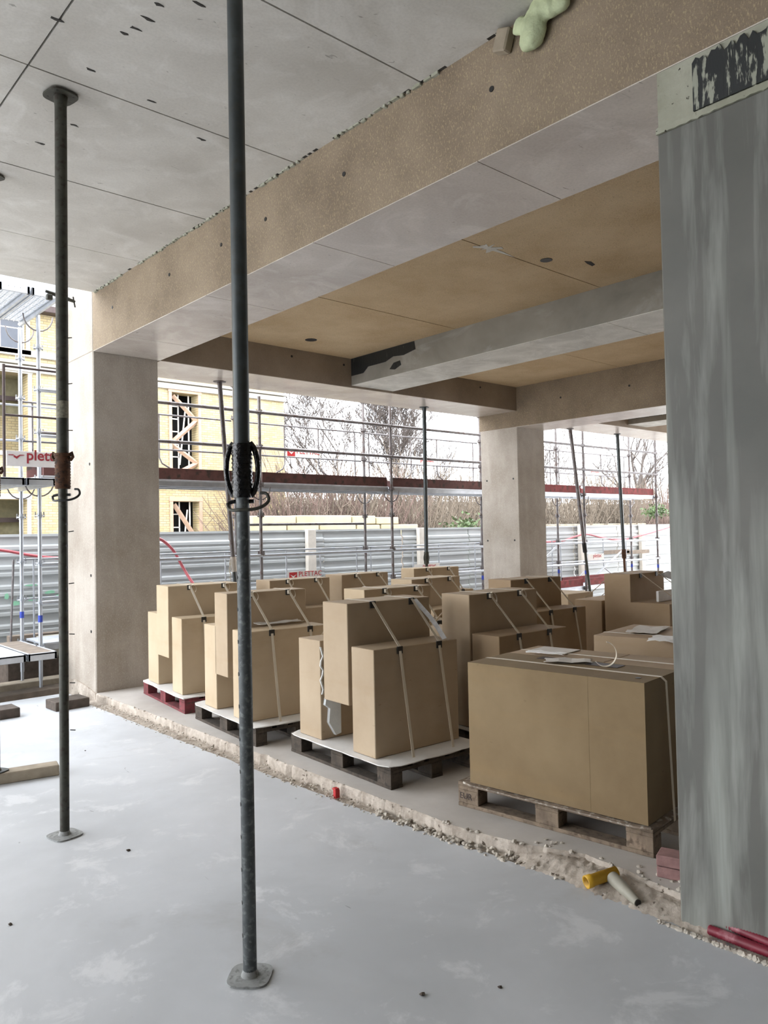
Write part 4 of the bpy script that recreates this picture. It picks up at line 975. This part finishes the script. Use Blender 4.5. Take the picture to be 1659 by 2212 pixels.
# low stack behind the grey column edge
r = math.radians(9); X_, Y_ = 5.06, 2.16
pallet(X_, Y_, r, 'pallet under the low stack half hidden by the grey column', 'pallet')
stone(X_, Y_, r, (.02, .03, 0, .78, 1.10, .92-ZB), 'low wide tan stone half hidden by the grey column', 'stone2')
strap(X_, Y_, r, .22, [(1.12, 0), (1.108, .92-ZB), (.022, .923-ZB), (.0, 0)], 'cream strap over the low wide stone beside the grey column', curl=None)
def crumple(name, x, y, rz, z, w, d, label, mat, seed, amp=.012):
    rnd = random.Random(seed); mb = MB(); nx, ny = 8, 8
    for s_ in (0, 1):
        for j in range(ny):
            for i in range(nx):
                u = (i/(nx-1)-.5)*w*(1+.1*noise.noise(Vector((j*.7, seed, 0)))); v = (j/(ny-1)-.5)*d*(1+.25*noise.noise(Vector((i*.7, seed, 3))))
                mb.v.append(Vector((u, v, amp*(1+noise.noise(Vector((i*.5, j*.5, seed)))*1.0)+s_*.003)))
    n = nx*ny
    for j in range(ny-1):
        for i in range(nx-1):
            a = j*nx+i; mb.face((a+nx, a+nx+1, a+1, a)); mb.face((n+a, n+a+1, n+a+nx+1, n+a+nx))
    for i in range(nx-1):
        mb.face((i, i+1, n+i+1, n+i)); a = (ny-1)*nx+i; mb.face((a+1, a, n+a, n+a+1))
    for j in range(ny-1):
        a = j*nx; mb.face((a+nx, a, n+a, n+a+nx)); a = j*nx+nx-1; mb.face((a, a+nx, n+a+nx, n+a))
    return tag(mb.build(name, MT[mat], loc=(x, y, z), rz=rz, local=True), label, 'scrap')
p = atz(1400, 1362, .925); crumple('foam_scrap', p.x, p.y, .3, .922, .45, .22, 'torn foam scrap lying on the low stone beside the grey column', 'paper', 5)
p = atz(1440, 1382, .925); crumple('foam_scrap', p.x, p.y, .3, .922, .3, .2, 'second torn foam scrap at the edge of the grey column', 'sheet', 6)

# front stack
r = math.radians(6.4); X_, Y_ = 3.545, 2.035; HTOP = .922
def Wf(a, b): return Vector((X_+math.cos(r)*a-math.sin(r)*b, Y_+math.sin(r)*a+math.cos(r)*b, 0))
pallet(X_, Y_, r, 'pale worn pallet under the big front stack beside the grey column', 'pallet_l')
tp = [o for o in bpy.data.objects if o.name == 'pallet' or o.name.startswith('pallet.')][-1]
lb = text_mb('EUR', .05, Matrix.Translation((.0, 1.19, .038)) @ Matrix.Rotation(-PI/2, 4, 'Z') @ Matrix.Rotation(PI/2, 4, 'X'))
crf = MB()
sheet(X_, Y_, r, 'crumpled brownish wrapping edge under the big front stones', w=1.20, mat='wrap')
top = HTOP-ZB
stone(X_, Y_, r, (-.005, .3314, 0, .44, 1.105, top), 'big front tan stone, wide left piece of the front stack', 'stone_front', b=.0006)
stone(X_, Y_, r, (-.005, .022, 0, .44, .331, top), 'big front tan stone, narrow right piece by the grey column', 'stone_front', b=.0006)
stone(X_, Y_, r, (.445, .46, 0, .80, 1.105, top), 'tan stone at the back left of the front stack', 'stone2', b=.003)
stone(X_, Y_, r, (.445, .022, 0, .80, .456, top), 'tan stone at the back right of the front stack', 'stone2', b=.003)
for i, xl in enumerate((.20, .60)):
    strap(X_, Y_, r, xl, [(1.17, -.02), (1.11, top), (1.0, top+.002), (.02, top+.002), (-.005, top-.02), (-.03, -.02)], ('front' if i == 0 else 'rear')+' cream strap lying across the top of the front stack', curl=None, prot=())
# dark lifting slots in the top of the front stack
for i, (a, b, w_, d_) in enumerate(((1306, 1437, .10, .20), (1188, 1423, .08, .14))):
    q = atz(a, b, HTOP); tag(MB().rbox(-w_/2, -d_/2, 0, w_/2, d_/2, .0025, .001).build('felt_pad', MT['darkrail'], loc=(q.x, q.y, HTOP+.0005), rz=r, local=True), ['dark brown felt pad under the curled strap on the front stack', 'dark brown felt pad under the white paper on the front stack'][i], 'pad')
q = atz(1198, 1406, HTOP); tag(MB().rbox(-.10, -.13, 0, .10, .13, .004, .001).build('card_sheet', MT['paper'], loc=(q.x, q.y, HTOP+.003), rz=r, local=True), 'flat buff card at the back left corner of the front stack top', 'card')
q = atz(1228, 1431, HTOP); crumple('foam_scrap', q.x, q.y, r+.5, HTOP+.004, .13, .26, 'white foam scrap lying across the straps on the front stack', 'paper', 11, .009)
q = atz(1180, 1416, HTOP); crumple('paper_note', q.x, q.y, r+.1, HTOP+.006, .07, .24, 'white folded paper tucked under the front strap', 'sheet', 12, .012)
t = thing('strap_offcut', (*Wf(.30, .42)[:2], HTOP+.004), 'curled cream strap offcut standing up on the front stack', 'strap')
c0 = atz(1290, 1442, HTOP); c0.z = 0; side = Vector((cR.x, cR.y, 0)).normalized()
P = []
for i in range(26):
    an = -2.5+i*(3.9/25); rr_ = .065; P.append(c0+side*(.045+rr_*math.cos(an))+Vector((0, 0, HTOP+.074+rr_*math.sin(an)*1.05)))
q = MB().ribbon(P, .016, .002, Vector((cF.x, cF.y, .2))); piece(q, 'band', MT['strap'], t)
# small knot and hole at the right front
q = Wf(.10, .10); tag(MB().tube([V(q.x, q.y, HTOP+.0005), V(q.x, q.y, HTOP+.003)], .014, 12).build('dowel_cap', MT['black']), 'small dark round cap on the near right corner of the front stack', 'cap')
# stamp on front pallet block
ob = lb.build('stamp', MT['darkrail'], tp, local=True)

# foam filler and strips of the second near stack
r2 = math.radians(-3.0)
def W2(a, b): return Vector((3.345+math.cos(r2)*a-math.sin(r2)*b, 4.175+math.sin(r2)*a+math.cos(r2)*b, 0))
pts = [(.355, .02), (.345, .27), (.352, .33), (.335, .34), (.24, .30), (.25, .12), (.30, .02)]
q = W2(0, 0)
mb = MB().prism([(.11, .02), (.05, .12), (.06, .22), (.02, .25), (.03, .30), (.16, .295), (.16, .03)], .318, .348, 'y', b=.003)
tag(mb.build('foam_filler', MT['foam'], loc=(q.x, q.y, ZB), rz=r2, local=True), 'white foam filler in the gap below the overhanging stone', 'foam filler')
mb = MB().ribbon([(.0+.012*math.sin(j*1.7), .323+.004*math.sin(j*2.3), (.33+j*.034)) for j in range(11)], .012, .008, (1, 0, 0))
tag(mb.build('foam_strip', MT['foam'], loc=(q.x, q.y, ZB), rz=r2, local=True), 'thin torn white foam strip between the left and tall stones', 'foam strip')
def hang(name, pts, mat, label, w=.06):
    t_ = MB().ribbon(pts, w, .002, (.6, -.6, .3)); return tag(t_.build(name, MT[mat]), label, 'scrap')
p = W2(.60, -.01); p.z = 1.205
MT['film'] = M_plain('grey_plastic_film', (176, 174, 172), .35, var=.15, sc=30, bump=.004)
hang('plastic_wrap', [p+Vector((0, -.005, 0)), p+Vector((.02, -.06, -.06)), p+Vector((.03, -.13, -.12)), p+Vector((.035, -.2, -.19)), p+Vector((.035, -.27, -.27))], 'film', 'grey plastic film caught under the rear strap of the second near stack', .034)
p = Vector((7.244+.62, 4.33, 1.2)); hang('plastic_wrap', [p+Vector((0, -.02, 0)), p+Vector((.05, -.15, -.05)), p+Vector((.06, -.3, -.13)), p+Vector((.05, -.42, -.2))], 'film', 'torn grey film hanging from the rightmost tall stack', .12)
tag(MB().rbox(0, 0, 0, .32, .03, .11, .003).build('foam_offcut', MT['sheet'], loc=(7.42, 4.12, .927), rz=.05, local=True), 'white foam offcut leaning on the step of the rightmost stack', 'foam offcut')
p = aty(1024, 1292, 6.3); tag(MB().rbox(0, 0, 0, .30, .3, .14, .004).build('stone_block', MT['stone_far'], loc=(p.x, 6.3, .79+.0), rz=0, local=True), 'small pale cream stone left of the far column stack', 'stone block')
tag(MB().rbox(0, 0, 0, .8, .5, .79-ZS, .004).build('stone_block', MT['stone3'], loc=(p.x-.25, 6.1, ZS), rz=0, local=True), 'plain stone under the small cream one, hidden between stacks', 'stone block')
p = aty(1211, 1300, 6.6)
tag(MB().rbox(0, 0, 0, .55, .5, .88-ZS, .004).build('stone_block', MT['stone3'], loc=(8.15, 5.75, ZS), rz=0, local=True), 'tan stone glimpsed left of the rightmost stack', 'stone block')
# crumpled cloth on third near stack
p = atz(600, 1345, .93); crumple('foam_scrap', 3.75, 5.62, -.1, .928, .42, .14, 'pale foam scrap lying behind the straps on the third near stack', 'sheet', 21, .018)

# ------------------------------------------------------------------ floor bits
p = Vector((3.2, 2.12, 0)); t = thing('tee_pipe', (3.18, 2.12, 0), 'yellow tee pipe joint lying in the broken mortar', 'pipe fitting')
a, b = atz(1266, 1906, .045), atz(1316, 1889, .06); b = a+(b-a).normalized()*.17
e = (b-a).normalized(); up = Vector((0, 0, 1)); u = e.cross(up).normalized(); w_ = u.cross(e)
mb = MB(); nn = 20; prof_ = [(0, .030), (.03, .030), (.035, .027), (.17, .027), (.17, .021), (0, .023)]
for (s_, r_) in prof_:
    for j in range(nn): an = 2*PI*j/nn; mb.v.append(a+e*s_+(u*math.cos(an)+w_*math.sin(an))*r_)
for k_ in range(len(prof_)):
    for j in range(nn):
        a0 = k_*nn+j; a1 = k_*nn+(j+1) % nn; b0 = ((k_+1) % len(prof_))*nn+j; b1 = ((k_+1) % len(prof_))*nn+(j+1) % nn; mb.face((a0, a1, b1, b0), True)
piece(mb, 'pipe_sleeve', MT['yellow'], t)
piece(MB().tube([a+e*.02, a+e*.15], .021, 14), 'dark_bore', MT['darkrail'], t)
c_ = a+e*.13; d_ = atz(1378, 1950, .025); 
t2 = thing('pvc_pipe', (c_.x, c_.y, 0), 'dusty grey pipe stub lying against the yellow tee', 'pipe')
dd = (d_-c_).normalized(); s0 = c_+dd*.025
piece(MB().tube([s0, s0+dd*.05, s0+dd*.09, d_], .026, 18, rr=[.03, .03, .027, .019]), 'pipe_wall', MT['pipe'], t2)
piece(MB().tube([d_-dd*.002, d_+dd*.002], .015, 14), 'dark_bore', MT['black'], t2)
# crimson ducts by the grey column
for i, (q0, q1, lab) in enumerate(((atz(1548, 1988, .055), atz(1700, 2052, .055), 'crimson duct lying closest to the foot of the grey column'), (atz(1532, 2008, .03), atz(1700, 2072, .03), 'dusty crimson duct in front of the other one'))):
    pts, rs = [], []; L = (q1-q0).length; n = int(L/.006)
    for j in range(n+1): pts.append(q0+(q1-q0)*j/n); rs.append(.021 if j % 2 else .0185)
    tag(MB().tube(pts, .02, 16, rr=rs).build('corrugated_duct', MT['redpipe']), lab, 'duct')
for i, (q, zz) in enumerate((((3.41, 1.86), ZS), ((3.415, 1.865), ZS+.052))):
    tag(MB().rbox(-.055, -.11, 0, .055, .11, .05, .004).build('brick', MT['brickred'], loc=(q[0]+.04, q[1]-.03, zz), rz=.25+.05*i, local=True), ['lower pinkish brick tucked behind the grey column', 'upper pinkish brick tucked behind the grey column'][i], 'brick')
p = atz(727, 1722, -.005)
t = thing('plastic_clip', (p.x, p.y, -.01), 'small bright red plastic clip standing in the mortar strip', 'clip')
piece(MB().rbox(p.x-.018, p.y-.014, -.01, p.x+.018, p.y+.014, .045, .003).rbox(p.x-.022, p.y-.018, .045, p.x+.010, p.y+.018, .056, .002), 'clip_body', MT['red'], t)
for i, (px, py, s_) in enumerate(((912, 2150, .012), (277, 1838, .012), (22, 1998, .010), (725, 1612+80, .0), (184, 1622, .008), (1080, 2134, .009))):
    if not s_: continue
    p = atz(px, py, 0); bm = bmesh.new(); bmesh.ops.create_icosphere(bm, subdivisions=1, radius=s_)
    for v in bm.verts: v.co *= random.uniform(.7, 1.3); v.co.z *= .5
    q = MB(); q.bm(bm, Matrix.Translation((p.x, p.y, s_*.35))); bm.free()
    tag(q.build('stone_chip', MT['darkwood']), ['dark chip on the floor at the bottom centre', 'dark chip on the floor right of the left prop', 'dark chip near the left edge of the floor', '', 'tiny dark chip on the floor beyond the left prop', 'tiny chip on the floor at bottom right'][i], 'chip')
GR = {'stone block': 'tan stone blocks stacked on pallets', 'strap': 'cream straps round the stone stacks', 'foam sheet': 'white foam sheets on the pallets', 'prop': 'adjustable steel props',
      'deck plank': 'scaffold deck planks', 'toe board': 'scaffold toe boards', 'guard rail': 'scaffold guard rails', 'guard frame': 'outer guard frames of the scaffolding', 'scaffold frame': 'scaffold standards',
      'tree': 'bare trees beyond the hoarding', 'hose': 'red hoses', 'scrap': 'torn scraps of foam and film', 'brace': 'scaffold braces', 'timber block': 'dark timber blocks on the floor', 'chip': 'chips on the floor',
      'duct': 'crimson ducts', 'brick': 'pinkish bricks', 'ledger': 'short ledger tubes by the outer column', 'pad': 'felt pads on the front stack', 'board': 'timber sole boards', 'bush': 'green bushes'}
for o in bpy.data.objects:
    if o.parent is None and 'category' in o and 'group' not in o and o['category'] in GR: o['group'] = GR[o['category']]
    if o.parent is None and 'label' in o and len(o['label'].replace(',', '').split()) > 16: print('LONG', o.name, o['label'])
